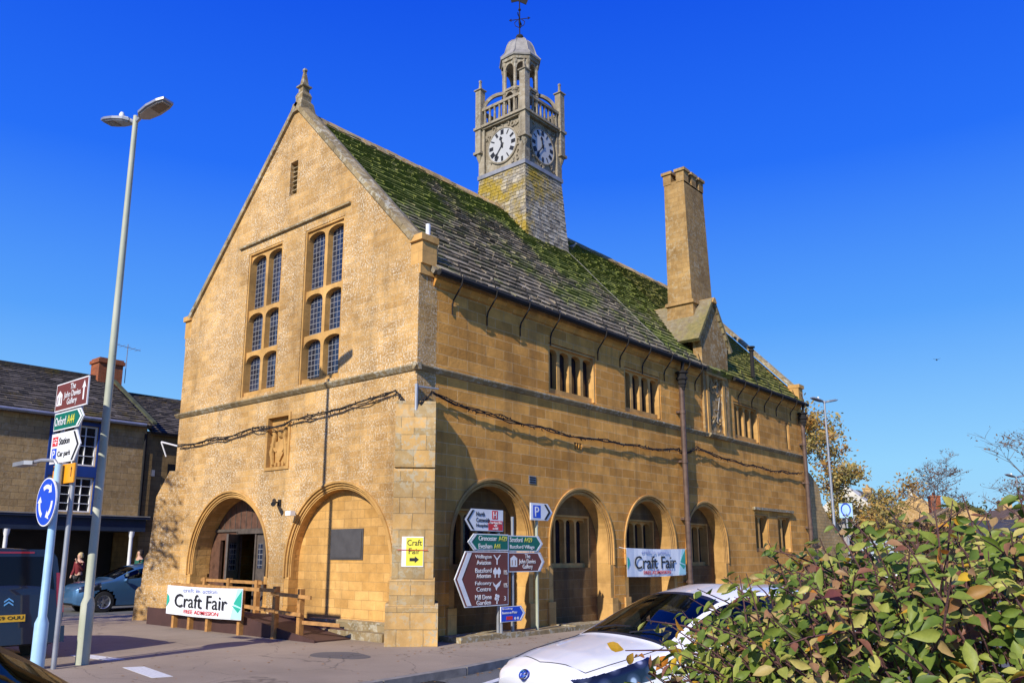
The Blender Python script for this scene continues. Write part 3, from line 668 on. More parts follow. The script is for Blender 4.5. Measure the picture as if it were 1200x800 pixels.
for F in TF[:2]:
    d=MB(); d.lathe(F(0,15.36,.0),[(.67,0),(.67,.06),(.64,.075),(.61,.07),(.61,.05)],36,ax=F.n,m=0)
    d.lathe(F(0,15.36,.04),[(.615,0),(.615,.012)],36,ax=F.n,m=1)
    for k in range(12):
        a=k*math.pi/6; ca,sa=math.sin(a),math.cos(a); nst=(3,1,2,3,3,1,2,3,4,3,1,2)[k]
        for j in range(nst):
            off=(j-(nst-1)/2)*.045
            t1=Vector((ca*.40+sa*off,sa*.40-ca*off)); t2=Vector((ca*.575+sa*off,sa*.575-ca*off)); n_=Vector((sa,-ca))*.02
            V=[F(q.x,15.36+q.y,.056) for q in (t1-n_,t1+n_,t2+n_,t2-n_)]+[F(q.x,15.36+q.y,.062) for q in (t1-n_,t1+n_,t2+n_,t2-n_)]
            d.add(V,[(4,5,6,7),(0,1,5,4),(1,2,6,5),(2,3,7,6),(3,0,4,7)],2)
    o=d.build('clock_dial',[M_towst,M_dial,M_black],tower)
    h=MB()
    for ang,ln,wd,wo in ((11.6/12*2*math.pi,.36,.05,.065),(36.5/60*2*math.pi,.53,.032,.072)):
        ca,sa=math.sin(ang),math.cos(ang); pts=[(-.1,-wd*.5),(-.1,wd*.5),(0,wd*.6),(ln*.6,wd*.5),(ln*.72,wd*1.5),(ln,0),(ln*.72,-wd*1.5),(ln*.6,-wd*.5),(0,-wd*.6)]
        h.prism(F,[(ca*l+sa*q,15.36+sa*l-ca*q) for l,q in pts],wo,wo+.008)
    h.lathe(F(0,15.36,.06),[(.05,0),(.05,.025),(.02,.035)],12,ax=F.n); h.build('clock_hands',M_black,tower)
# balustrade
bl=MB()
for F in TF:
    G=Fr(F(0,0,.07),F.x,F.z)
    bl.box(G,-.95,.95,16.92,17.02,-.07,.05); bl.box(G,-.95,.95,16.34,16.40,-.07,.05)
    for k in range(8):
        u=-.77+k*.22; bl.lathe(G(u,0,-.01),[(.05,16.4),(.055,16.5),(.045,16.6),(.035,16.8),(.055,16.92)],6)
bl.build('balustrade',M_towst,tower)
for sx in (-1,1):
    for sy in (-1,1):
        pn=MB(); c_=(TX+sx*1.0,TY+sy*1.0)
        pn.box(WLD,c_[0]-.12,c_[0]+.12,c_[1]-.12,c_[1]+.12,15.35,17.72)
        for z in (15.3,16.22): pn.box(WLD,c_[0]-.17,c_[0]+.17,c_[1]-.17,c_[1]+.17,z,z+.09)
        pn.lathe((c_[0],c_[1],0),[(.02,14.95),(.1,15.15),(.14,15.3)],8)
        pn.lathe((c_[0],c_[1],17.72),[(.16,0),(.23,.03),(.23,.07),(.1,.12),(.055,.14),(.045,.38),(.06,.40),(.05,.46),(0,.48)],4,rot=R(45))
        pn.build('corner_pinnacle',M_towst,tower)
        # flying rib up to the lantern
        rb_=MB(); pts=[]
        d=Vector((-sx,-sy,0)).normalized()
        s0=Vector((c_[0],c_[1],16.95)); ln=.78
        path=[];nor=[]
        for a in np.linspace(math.pi,math.pi*.5,9): path.append((ln+ln*math.cos(a),.75*math.sin(a))); nor.append((math.cos(a),math.sin(a)))
        F=Fr(s0+d*.12,d,(0,0,1)); rb_.sweep(F,path,nor,-.05,.06,-.055,.055); rb_.build('flying_rib',M_towst,tower)
ln=MB(); rr=.60
for k in range(8):
    a=R(22.5)+k*R(45); cx,cy=TX+rr*math.cos(a),TY+rr*math.sin(a)
    ln.lathe((cx,cy,0),[(.075,16.34),(.075,17.5),(.10,17.52),(.10,17.6),(.06,17.62),(.06,18.55),(.09,18.62),(.09,18.75)],8)
    a2=a+R(45); P,Q=Vector((cx,cy,0)),Vector((TX+rr*math.cos(a2),TY+rr*math.sin(a2),0)); m_=(P+Q)/2; F=Fr((m_.x,m_.y,0),Q-P,(0,0,1)); hw_=(Q-P).length/2
    for zt in (17.62,18.72):
        ar=[(-hw_,zt-.32),(-hw_+.04,zt-.32)]+[(-(hw_-.05)*math.cos(b),zt-.32+(.24)*math.sin(b)) for b in np.linspace(0,math.pi,9)]+[(hw_-.04,zt-.32),(hw_,zt-.32),(hw_,zt),(-hw_,zt)]
        ln.prism(F,ar,-.04,.04)
ln.lathe((TX,TY,0),[(.68,17.60),(.68,17.68),(.5,17.7)],8,rot=R(22.5)); ln.lathe((TX,TY,0),[(.5,18.7),(.70,18.74),(.72,18.86),(.5,18.9)],8,rot=R(22.5))
ln.build('lantern',M_towst,tower)
dmb=MB(); dmb.lathe((TX,TY,0),[(.76,18.86),(.78,18.92),(.70,19.02),(.60,19.15),(.545,19.35),(.50,19.5),(.42,19.66),(.29,19.78),(.14,19.84),(.10,19.86)],8,rot=R(22.5))
for k in range(8):
    a=R(22.5)+k*R(45); dmb.tube([(TX+r*math.cos(a),TY+r*math.sin(a),z) for r,z in ((.78,18.93),(.61,19.15),(.55,19.35),(.505,19.5),(.425,19.66),(.29,19.79),(.12,19.86))],.018,5)
dmb.build('lead_dome',M_leadp,tower)
vn=MB(); vn.lathe((TX,TY,19.84),[(.04,0),(.13,.05),(.15,.12),(.12,.2),(.04,.25)],12); vn.tube([(TX,TY,20.0),(TX,TY,21.6)],.022,6)
for a in (0,math.pi/2,math.pi,-math.pi/2):
    ca,sa=math.cos(a+.5),math.sin(a+.5); P=Vector((TX,TY,20.72))
    vn.tube([P,P+Vector((ca*.34,sa*.34,0))],.015,5); vn.tube([P+Vector((ca*.3,sa*.3,.05)),P+Vector((ca*.38,sa*.38,0)),P+Vector((ca*.3,sa*.3,-.05))],.015,5)
    vn.tube([P+Vector((0,0,-.35)),P+Vector((ca*.16,sa*.16,-.25)),P+Vector((ca*.19,sa*.19,-.12)),P+Vector((ca*.08,sa*.08,-.03))],.014,5)
vn.prism(Fr((TX,TY,0),(.8,-.6,0),(0,0,1)),[(-.30,21.35),(-.05,21.45),(.25,21.35),(.32,21.55),(.15,21.6),(.02,21.8),(-.12,21.62),(-.38,21.7)],-.012,.012)
vn.lathe((TX,TY,21.05),[(.0,0),(.05,.03),(.05,.08),(0,.11)],8)
vn.build('weather_vane',M_iron,tower)

# ------------------------------------------------------------ things fixed to or standing by the hall
NP=MB(); NP.box(GAB,-2.88,-1.86,1.62,2.20,-.268,-.235); NP.box(GAB,-2.92,-1.82,1.58,2.24,-.269,-.25)
npq=empty('wall_plaque',GAB(-2.37,1.58,-.26),0,'dark slate plaque on the pale blocked arch of the gable wall','plaque')
NP.build('plaque_panel',plain('slate_plaque',(.075,.07,.068),.5,0,.15,5,.1),npq)
cam_=empty('security_camera',GAB(-4.56,2.85,.0),0,'small black security camera on the wall between the two gable arches','security camera')
MB().box(GAB,-4.6,-4.5,2.8,2.95,0,.03).tube([GAB(-4.55,2.88,.02),GAB(-4.55,2.88,.16)],.02,8).build('bracket',M_iron,cam_)
MB().tube([GAB(-4.62,2.93,.12),GAB(-4.5,2.86,.2),GAB(-4.36,2.82,.32)],[.045,.05,.055],10).build('camera_body',M_black,cam_,smooth=True)
fl_=empty('floodlight',GAB(-3.87,2.6,0),0,'small pale floodlight on the left side of the blocked arch','floodlight')
MB().tube([GAB(-3.9,2.6,0),GAB(-3.87,2.62,.18)],.018,6).build('bracket',M_galv,fl_)
MB().box(Fr(GAB(-3.83,2.6,.2),GAB.x,(0,-.0,1)),-.1,.1,-.05,.05,-.05,.08).build('lamp_box',M_white,fl_)
# yellow paper sign on the corner buttress
DGN=Fr((-.205,-.205,0),(1,-1,0),(0,0,1))
ys=empty('craft_fair_notice',DGN(0,1.46,.02),0,'yellow and white Craft Fair notice with an arrow, on the corner buttress','notice')
MB().box(DGN,-.215,.205,1.46,2.03,.0,.018).build('notice_board',M_white,ys)
MB().box(DGN,-.13,.195,1.48,2.01,.018,.021).build('notice_sheet',M_yel,ys)
text('lettering','Craft',DGN,-.11,.17,1.86,1.97,.022,M_black,ys); text('lettering','Fair',DGN,-.08,.14,1.70,1.81,.022,M_black,ys)
MB().prism(DGN,[(-.06,1.565),(.04,1.565),(.04,1.53),(.12,1.595),(.04,1.66),(.04,1.625),(-.06,1.625)],.021,.024).build('arrow',M_black,ys)
MB().tube([DGN(-.3,1.78,.03),DGN(.02,1.775,.03),DGN(.29,1.77,.03)],.006,5).build('cord',M_red,ys)
# festoon cables
def cable(name,F,pts,label,w=.1):
    m=MB(); random.seed(5)
    for s in range(3):
        P=[]
        for (a,b) in zip(pts[:-1],pts[1:]):
            for t in np.linspace(0,1,10)[:-1]:
                u=a[0]+(b[0]-a[0])*t; v=a[1]+(b[1]-a[1])*t-.045*(1+.3*s)*4*t*(1-t)*min(1,abs(b[0]-a[0])/3)+.03*math.sin(u*3.1+s)
                P.append(F(u,v+random.uniform(-.03,.03),w+random.uniform(-.03,.03)))
        m.tube(P,.013,5)
    n=0
    for (a,b) in zip(pts[:-1],pts[1:]):
        L_=abs(b[0]-a[0]); 
        for k in range(int(L_/.08)):
            t=(k+.5)*.08/L_; u=a[0]+(b[0]-a[0])*t; v=a[1]+(b[1]-a[1])*t-.06*4*t*(1-t)*min(1,L_/3)+.03*math.sin(u*3.1)
            q=F(u,v,w); m.tube([q,q+Vector((random.uniform(-.05,.05),random.uniform(-.04,.04),random.uniform(-.07,.05)))],.012,4)
    o=m.build(name,M_iron); return tag(o,label,'cable','festoon cables slung along the hall')
cable('festoon_cable',GAB,[(-9.4,4.62),(-5.9,4.72),(-3.2,4.82),(-.55,5.05),(-.1,4.62)],'dark cable of twisted lights sagging across the gable wall')
cable('festoon_cable',SIDE,[(.0,4.66),(.35,4.95),(3.6,4.68),(7.2,4.66),(10.75,4.78),(11.0,4.7),(11.9,4.95),(16,4.72),(20.6,4.82)],'dark cable of twisted lights running along the long side wall')
brk=MB(); brk.tube([(-.05,-.05,4.5),(-.05,-.05,5.1)],.035,8); brk.tube([(-.05,-.05,5.05),(.45,-.18,5.05)],.02,6); tag(brk.build('cable_bracket',M_galv),'galvanised bracket holding the light cable at the corner of the hall','bracket')
b2=MB(); b2.tube([(.1,W+.0,4.62),(-.3,W+.35,4.75)],.025,6); b2.tube([(-.3,W+.35,4.75),(-.15,W+.3,4.35)],.02,6); tag(b2.build('cable_bracket',M_white),'white bracket holding the light cable at the far left corner of the gable','bracket')
# banners
def banner(F,u0,u1,v0,v1,w,label,cords):
    o=empty('craft_fair_banner',F((u0+u1)/2,v0,w),0,label,'banner','Craft Fair banners')
    m=MB(); n=16; V=[];fs=[]
    for i in range(n+1):
        u=u0+(u1-u0)*i/n; dz=-.02*math.sin(math.pi*i/n)
        for v,q in ((v0,0),((v0+v1)/2,1),(v1,0)): V.append(F(u,v+dz,w+.012*math.sin(i*1.3+v)))
    k=len(V)
    V+= [Vector(v)-F.n*.006 for v in V]
    for i in range(n):
        for j in range(2):
            a=i*3+j; fs+= [(a,a+3,a+4,a+1),(k+a,k+a+1,k+a+4,k+a+3)]
    for i in range(n): fs+= [(i*3,k+i*3,k+i*3+3,i*3+3),(i*3+2,i*3+5,k+i*3+5,k+i*3+2)]
    fs+= [(0,1,k+1,k),(1,2,k+2,k+1),(n*3,k+n*3,k+n*3+1,n*3+1),(n*3+1,k+n*3+1,k+n*3+2,n*3+2)]
    m.add(V,fs,0); m.build('sheet',M_banner,o)
    wd,ht=u1-u0,v1-v0; W_=w+.018
    text('lettering','craft in action',F,u0+wd*.23,u0+wd*.69,v0+ht*.79,v0+ht*.93,W_,M_lilac,o)
    text('lettering','Craft Fair',F,u0+wd*.12,u0+wd*.82,v0+ht*.26,v0+ht*.72,W_,M_black,o)
    text('lettering','FREE ADMISSION',F,u0+wd*.26,u0+wd*.72,v0+ht*.06,v0+ht*.19,W_,M_red,o)
    MB().prism(F,[(u1-wd*.10,v0+ht*.5),(u1-wd*.055,v0+ht*.72),(u1-.02,v0+ht*.93),(u1-.015,v0+ht*.4)],W_-.002,W_).prism(F,[(u1-wd*.12,v0+ht*.45),(u1-.02,v0+ht*.36),(u1-wd*.04,v0+ht*.22)],W_-.002,W_).prism(F,[(u0+.02,v0+ht*.25),(u0+.02,v0+ht*.7),(u0+wd*.035,v0+ht*.62),(u0+wd*.045,v0+ht*.45)],W_-.002,W_).build('leaf_motif',M_teal,o)
    MB().prism(F,[(u1-wd*.13,v0+ht*.02),(u1-.01,v0+ht*.02),(u1-.01,v0+ht*.98),(u1-wd*.06,v0+ht*.98)],W_-.006,W_-.004).build('edge_panel',M_aqua,o)
    c=MB()
    for a,b in cords: c.tube([a,b],.006,5)
    c.build('tie_cord',M_white,o)
BG=Fr((-1.22,0,0),(0,-1,0),(0,0,1))
banner(BG,-7.05,-3.86,.32,.97,.07,'white Craft Fair banner tied to the wooden railing by the door',[(BG(-7.03,.95,.07),BG(-6.85,.93,.0)),(BG(-3.9,.95,.07),BG(-4.1,.93,0))])
banner(SIDE,7.55,10.72,1.14,1.88,.16,'white Craft Fair banner hung across the third arch of the side wall',[(SIDE(7.57,1.86,.16),SIDE(7.45,1.9,.0)),(SIDE(10.7,1.86,.16),SIDE(10.98,1.9,.1)),(SIDE(10.7,1.2,.16),SIDE(10.98,1.2,.1))])
# ramp with wooden railing
rp=empty('entrance_ramp',(-.7,5,0),0,'dark boarded access ramp with timber railing leading to the arched door','ramp')
F=Fr((-1.12,0,0),(0,-1,0),(0,0,1))
MB().prism(F,[(-8.3,-.02),(-1.55,-.02),(-1.55,.05),(-4.2,.40),(-8.3,.40)],-.03,0).build('side_board',M_ramp,rp)
MB().prism(F,[(-8.3,.33),(-1.6,.0),(-1.6,.03),(-4.2,.36),(-8.3,.36)],-1.05,-.035).build('deck',M_ramp,rp)
MB().prism(Fr((-.12,0,0),(0,-1,0),(0,0,1)),[(-4.6,-.02),(-1.25,-.02),(-1.25,.10),(-4.6,.5)],-.03,0).build('kerb_board',M_ramp,rp)
for y,x,h,q in ((6.85,-1.17,1.02,0),(6.13,-1.17,1.03,0),(5.35,-1.17,1.03,0),(4.08,-1.17,1.0,0),(2.86,-1.14,1.04,0),(2.2,-1.0,1.0,0),(7.4,-.12,1.12,1),(6.3,-.12,1.12,1),(5.1,-.12,1.1,1)):
    MB().box(WLD,x-.055,x+.055,y-.05,y+.05,-.05,h).build('post',M_wood,rp)
for a,b in (((-1.22,7.0,.98),(-1.22,2.8,.96)),((-1.22,4.2,.62),(-1.2,2.8,.55)),((-1.2,2.95,.90),(-1.02,1.85,.84)),((-1.2,2.95,.55),(-1.06,2.1,.50)),((-.12,7.6,1.06),(-.12,4.9,1.04)),((-1.0,2.2,.35),(-.55,1.5,.30))):
    a,b=Vector(a),Vector(b); Fq=Fr(a,b-a,(0,0,1)); MB().box(Fq,0,(b-a).length,-.036,.036,-.018,.018).build('rail',M_wood,rp)

# ------------------------------------------------------------ signs
def chev(F,pts,w,mat,parent,name,th=.004,m=None): MB().prism(F,pts,w,w+th).build(name,mat,parent)
def inset(pts,d):
    c=[sum(p[0] for p in pts)/len(pts),sum(p[1] for p in pts)/len(pts)]; n=len(pts); out=[]
    for i in range(n):
        p0,p1,p2=Vector(pts[i-1]),Vector(pts[i]),Vector(pts[(i+1)%n])
        d1=(p1-p0).normalized(); d2=(p2-p1).normalized(); n1=Vector((-d1.y,d1.x)); n2=Vector((-d2.y,d2.x))
        if n1.dot(Vector(c)-p1)<0: n1=-n1
        if n2.dot(Vector(c)-p1)<0: n2=-n2
        b=(n1+n2).normalized(); out.append(tuple(p1+b*(d/max(.3,b.dot(n1)))))
    return out
def plate(F,pts,face,border,parent,name='sign_plate',w=0,bw=.02):
    o=MB().prism(F,pts,w,w+.02).build(name,border,parent)
    MB().prism(F,inset(pts,bw),w+.0195,w+.0225).build('sign_face',face,o)
    bk_=MB().prism(F,inset(pts,.01),w-.003,w).build('sign_back',M_galv,o)
    return o
SBF=Fr((0,-.5,0),(1,0,0),(0,0,1))
ds_=empty('direction_sign',(2.3,-.46,.1),0,'cluster of white, green and brown direction signs on two posts before the first side arch','road sign')
MB().tube([(2.04,-.45,.0),(2.04,-.45,2.6)],.038,10).build('post',M_galv,ds_,smooth=True); MB().tube([(2.51,-.45,.0),(2.51,-.45,2.50)],.038,10).build('post',M_galv,ds_,smooth=True)
W2=.026
o=plate(SBF,[(.90,2.39),(1.1,2.63),(2.13,2.63),(2.13,2.16),(1.1,2.16)],M_white,M_black,ds_,bw=.014)
chev(SBF,[(.97,2.39),(1.14,2.59),(1.20,2.59),(1.03,2.39),(1.20,2.2),(1.14,2.2)],W2,M_black,o,'chevron')
for i,t in enumerate(('North','Cotswolds','Hospital')): text('lettering',t,SBF,1.26,1.26+(.26,.42,.36)[i],2.47-.12*i,2.56-.12*i,W2,M_black,o)
MB().prism(SBF,rect(1.76,1.94,2.42,2.60),W2-.003,W2).build('hospital_symbol',M_red,o); text('lettering','H',SBF,1.80,1.90,2.44,2.58,W2,M_white,o)
MB().prism(SBF,rect(1.64,2.10,2.19,2.39),W2-.003,W2).build('red_panel',M_red,o); text('lettering','Minor Injury Unit\nwith\nno A&E',SBF,1.67,2.07,2.205,2.375,W2,M_white,o)
o=plate(SBF,[(1.02,1.945),(1.20,2.115),(2.29,2.115),(2.29,1.78),(1.20,1.78)],M_green,M_white,ds_)
chev(SBF,[(1.06,1.945),(1.22,2.095),(1.28,2.095),(1.12,1.945),(1.28,1.80),(1.22,1.80)],W2,M_white,o,'chevron')
text('lettering','Cirencester',SBF,1.34,1.91,1.975,2.075,W2,M_white,o); text('lettering','A429',SBF,1.97,2.24,1.975,2.075,W2,M_signyel,o)
text('lettering','Evesham',SBF,1.34,1.76,1.815,1.915,W2,M_white,o); text('lettering','A44',SBF,1.82,2.02,1.815,1.915,W2,M_signyel,o)
o=plate(SBF,[(.64,1.21),(.95,1.76),(2.29,1.76),(2.29,.66),(.95,.66)],M_brown,M_white,ds_)
chev(SBF,[(.71,1.21),(1.0,1.73),(1.13,1.73),(.84,1.21),(1.13,.69),(1.0,.69)],W2,M_white,o,'chevron')
for i,(a,b) in enumerate((('Wellington','Aviation'),('Batsford','Arboretum'),('Falconry','Centre'),('Mill Dene','Garden'))):
    v=1.69-i*.265
    text('lettering',a,SBF,1.24,1.74,v-.095,v,W2,M_white,o); text('lettering',b,SBF,1.24+.04,1.72,v-.2,v-.11,W2,M_white,o)
    c_=(1.92,v-.11)
    ic=MB()
    if i==0: ic.prism(SBF,[(1.80,v),(1.83,v),(1.92,v-.08),(2.01,v),(2.04,v),(1.935,v-.11),(1.935,v-.2),(1.905,v-.2),(1.905,v-.11)],W2-.003,W2)
    elif i==1:
        for q in (1.86,1.98): ic.prism(SBF,[(q-.055,v-.12),(q-.06,v-.06),(q,v+.01),(q+.06,v-.06),(q+.055,v-.12),(q+.012,v-.14),(q+.012,v-.2),(q-.012,v-.2),(q-.012,v-.14)],W2-.003,W2)
    elif i==2: ic.prism(SBF,[(1.78,v-.02),(1.88,v-.09),(1.93,v-.06),(2.05,v+.01),(2.0,v-.1),(1.93,v-.14),(1.9,v-.2),(1.87,v-.13),(1.82,v-.1)],W2-.003,W2)
    else:
        for q in range(4): a_=q*math.pi/2+.5; ic.lathe(SBF(1.92+.045*math.cos(a_),v-.07+.045*math.sin(a_),W2-.003),[(.035,0),(.035,.003)],10,ax=SBF.n)
        ic.prism(SBF,[(1.91,v-.1),(1.93,v-.1),(1.935,v-.2),(1.9,v-.2)],W2-.003,W2)
    ic.build('tourist_symbol',M_white,o)
    if i: text('lettering',('','1½','1½','3')[i],SBF,2.14,2.14+(.1,.11,.11,.06)[i],v-.14,v-.05,W2,M_white,o)
o=plate(SBF,[(2.31,2.10),(3.36,2.10),(3.52,1.93),(3.36,1.765),(2.31,1.765)],M_green,M_white,ds_,w=-.015)
chev(SBF,[(3.48,1.93),(3.33,2.08),(3.27,2.08),(3.42,1.93),(3.27,1.785),(3.33,1.785)],W2-.015,M_white,o,'chevron')
text('lettering','Stratford',SBF,2.36,2.78,1.96,2.06,W2-.015,M_white,o); text('lettering','A429',SBF,2.85,3.12,1.96,2.06,W2-.015,M_signyel,o); text('lettering','Batsford Village',SBF,2.36,3.2,1.80,1.90,W2-.015,M_white,o)
o=plate(SBF,[(2.31,1.745),(3.42,1.745),(3.57,1.54),(3.42,1.33),(2.31,1.33)],M_brown,M_white,ds_,w=-.015)
chev(SBF,[(3.53,1.54),(3.39,1.72),(3.32,1.72),(3.46,1.54),(3.32,1.35),(3.39,1.35)],W2-.015,M_white,o,'chevron')
text('lettering','The\nJohn Davies\nGallery',SBF,2.66,3.24,1.37,1.71,W2-.015,M_white,o)
MB().prism(SBF,[(2.38,1.44),(2.60,1.44),(2.60,1.62),(2.49,1.68),(2.38,1.62)],W2-.018,W2-.015,holes=[rect(2.42,2.45,1.47,1.58),rect(2.53,2.56,1.47,1.58)]).build('house_symbol',M_white,o)
# parking sign
pk=empty('parking_sign',(3.36,-.45,.05),0,'white arrow sign with blue P on its own rusty post before the side arcade','road sign')
MB().tube([(3.36,-.45,.0),(3.36,-.45,2.8)],.036,10).build('post',lamp_paint(),pk,smooth=True)
o=plate(SBF,[(3.06,2.83),(3.69,2.83),(3.87,2.64),(3.69,2.45),(3.06,2.45)],M_white,M_white,pk)
o2=plate(Fr((.12,-.38,0),(1,0,0),(0,0,1)),[(3.2,2.82),(3.74,2.80),(3.90,2.62),(3.74,2.46),(3.2,2.46)],M_galv,M_galv,pk)
chev(SBF,[(3.79,2.64),(3.62,2.81),(3.55,2.81),(3.71,2.64),(3.55,2.47),(3.62,2.47)],W2,M_black,o,'chevron')
MB().prism(SBF,rect(3.15,3.42,2.5,2.78),W2-.003,W2).build('parking_panel',M_blue,o); text('lettering','P',SBF,3.215,3.365,2.53,2.75,W2,M_white,o)
# blue cycle route sign
cy=empty('cycle_route_sign',(2.2,-.55,.1),0,'small blue arrow sign low under the brown direction signs','road sign')
MB().tube([(2.0,-.57,.0),(2.0,-.57,.5)],.03,8).build('post',M_galv,cy); 
SCF=Fr((0,-.60,0),(1,0,0),(0,0,1))
o=plate(SCF,[(1.93,.64),(2.59,.64),(2.73,.485),(2.59,.33),(1.93,.33)],M_blue,M_white,cy,bw=.012)
chev(SCF,[(2.70,.485),(2.57,.62),(2.53,.62),(2.65,.485),(2.53,.35),(2.57,.35)],W2,M_white,o,'chevron')
text('lettering','Broadway',SCF,1.97,2.3,.565,.615,W2,M_white,o); text('lettering','Bourton-on-Water',SCF,1.97,2.45,.49,.54,W2,M_white,o)
MB().prism(SCF,rect(2.1,2.30,.37,.44),W2-.003,W2).build('route_panel',M_red,o)
cb=MB(); cb.lathe(SCF(2.39,.39,W2-.003),[(.03,0),(.03,.003)],10,ax=SCF.n); cb.lathe(SCF(2.48,.39,W2-.003),[(.03,0),(.03,.003)],10,ax=SCF.n); cb.build('cycle_symbol',M_white,o)
# left cluster, facing the gable's way
class KF:
    def __init__(s,F,o,k): s.F=F; s.o=Vector(o); s.k=k; s.n=F.n; s.x=F.x; s.z=F.z
    def __call__(s,u,v,w=0): return s.o+s.F.x*(u*s.k)+s.F.z*(v*s.k)+s.F.n*w
GX=KF(Fr((0,0,0),(0,-1,0),(0,0,1)),(-6.081,-.698,.097),.942)
lsn=empty('direction_sign',(-6.01,1.39,0),0,'grey post of brown, green and white direction signs beside the tall street lamp','road sign')
MB().tube([(-6.02,1.39,0),(-6.02,1.39,4.34)],.040,10).build('post',M_galv,lsn,smooth=True)
MB().tube([(-6.02,1.99,2.85),(-6.02,1.99,4.34)],.034,10).build('post',M_galv,lsn,smooth=True)
o=plate(GX,rect(-3.08,-1.80,4.10,4.59),M_brown,M_white,lsn)
text('lettering','The\nJohn Davies\nGallery',GX,-2.72,-2.06,4.15,4.54,W2,M_white,o)
MB().prism(GX,[(-3.02,4.2),(-2.80,4.2),(-2.80,4.38),(-2.91,4.46),(-3.02,4.38)],W2-.003,W2,holes=[rect(-2.985,-2.95,4.23,4.35),rect(-2.87,-2.835,4.23,4.35)]).build('house_symbol',M_white,o)
MB().prism(GX,[(-1.97,4.2),(-1.92,4.2),(-1.92,4.42),(-1.87,4.40),(-1.945,4.53),(-2.02,4.40),(-1.97,4.42)],W2-.003,W2).build('arrow',M_white,o)
o=plate(GX,[(-3.04,3.76),(-3.04,4.07),(-2.02,4.07),(-1.86,3.92),(-2.02,3.76)],M_green,M_white,lsn)
text('lettering','Oxford',GX,-2.98,-2.54,3.84,3.99,W2,M_white,o); text('lettering','A44',GX,-2.48,-2.2,3.84,3.99,W2,M_signyel,o)
chev(GX,[(-1.9,3.92),(-2.05,4.05),(-2.11,4.05),(-1.96,3.92),(-2.11,3.78),(-2.05,3.78)],W2,M_white,o,'chevron')
o=plate(GX,[(-3.06,3.19),(-3.06,3.71),(-2.08,3.71),(-1.88,3.46),(-2.08,3.19)],M_white,M_white,lsn)
chev(GX,[(-1.93,3.46),(-2.12,3.69),(-2.18,3.69),(-1.99,3.46),(-2.18,3.21),(-2.12,3.21)],W2,M_black,o,'chevron')
MB().prism(GX,rect(-3.0,-2.78,3.49,3.65),W2-.003,W2).build('station_panel',M_red,o)
MB().prism(GX,[(-2.97,3.55),(-2.9,3.55),(-2.85,3.51),(-2.83,3.53),(-2.87,3.55),(-2.80,3.55),(-2.80,3.565),(-2.97,3.565)],W2,W2+.001).prism(GX,[(-2.97,3.59),(-2.92,3.59),(-2.87,3.63),(-2.85,3.61),(-2.89,3.59),(-2.80,3.59),(-2.80,3.605),(-2.97,3.605)],W2,W2+.001).build('station_symbol',M_white,o)
text('lettering','Station',GX,-2.72,-2.30,3.5,3.62,W2,M_black,o); text('lettering','Car park',GX,-2.74,-2.22,3.27,3.39,W2,M_black,o)
MB().prism(GX,rect(-2.99,-2.80,3.24,3.45),W2-.003,W2).build('parking_panel',M_blue,o); text('lettering','P',GX,-2.945,-2.845,3.27,3.42,W2,M_white,o)
o=plate(GX,rect(-2.86,-2.0,2.83,3.15),M_orange,M_orange,lsn,bw=.01)
MB().prism(GX,[(-2.12,2.93),(-2.10,2.93),(-2.10,3.05),(-2.08,3.05),(-2.11,3.1),(-2.14,3.05),(-2.12,3.05)],W2-.003,W2).build('arrow',M_black,o)
MB().prism(GX,rect(-2.8,-2.55,3.03,3.12),W2-.003,W2).build('dark_patch',M_black,o)
# roundabout sign
R_=.94
rs=empty('roundabout_sign',(-6.17,1.6,0),0,'round blue roundabout sign with three white arrows on a pale blue lit post','road sign')
MB().tube([(-6.18,1.585,0),(-6.18,1.585,.66),(-6.18,1.585,.76),(-6.18,1.585,3.06)],[.10,.10,.062,.058],12).build('post',M_paleblue,rs,smooth=True)
MB().tube([(-6.11,1.76,0),(-6.11,1.76,2.36)],.04,10).build('post',plain('mauve_grey_post',(.30,.26,.30),.5,0,.1,4,0),rs,smooth=True)
CF=Fr((-6.28,0,0),(0,-1,0),(0,0,1)); cc_=(-1.62,2.47); rr=.375
o=MB().lathe(CF(*cc_,0),[(rr,0),(rr,.02)],40,ax=CF.n).build('sign_disc',M_white,rs)
MB().lathe(CF(*cc_,.0195),[(rr-.02,0),(rr-.02,.003)],40,ax=CF.n).build('sign_face',M_blue,o)
MB().box(CF,cc_[0]-.3,cc_[0]+.3,cc_[1]-.03,cc_[1]+.03,-.05,-.001).build('clip_rail',M_galv,o)
for k in range(3):
    a0=R(80-120*k); m=MB(); 
    A=np.linspace(a0+R(42),a0-R(18),9)
    out=[(cc_[0]+R_*.285*math.cos(a),cc_[1]+R_*.285*math.sin(a)) for a in A]; inn=[(cc_[0]+R_*.215*math.cos(a),cc_[1]+R_*.215*math.sin(a)) for a in A[::-1]]
    e=A[-1]; tip=(cc_[0]+R_*.25*math.cos(e-.42),cc_[1]+R_*.25*math.sin(e-.42))
    pts=out+[(cc_[0]+R_*.335*math.cos(e),cc_[1]+R_*.335*math.sin(e)),tip,(cc_[0]+R_*.165*math.cos(e),cc_[1]+R_*.165*math.sin(e))]+inn
    m.prism(CF,pts,.0225,.0245); m.build('arrow',M_white,o)
MB().tube([(-6.18,1.585,3.01),(-6.22,1.66,3.12),(-6.3,1.95,3.14),(-6.34,2.18,3.12)],.03,8).build('lamp_arm',M_galv,rs,smooth=True)
MB().prism(Fr((-6.38,2.40,3.11),(0,-1,0),(1,0,0)),[(-.33,-.08),(.2,-.1),(.28,0),(.2,.1),(-.33,.08)],-.035,.03).build('lamp_head',M_galv,rs)

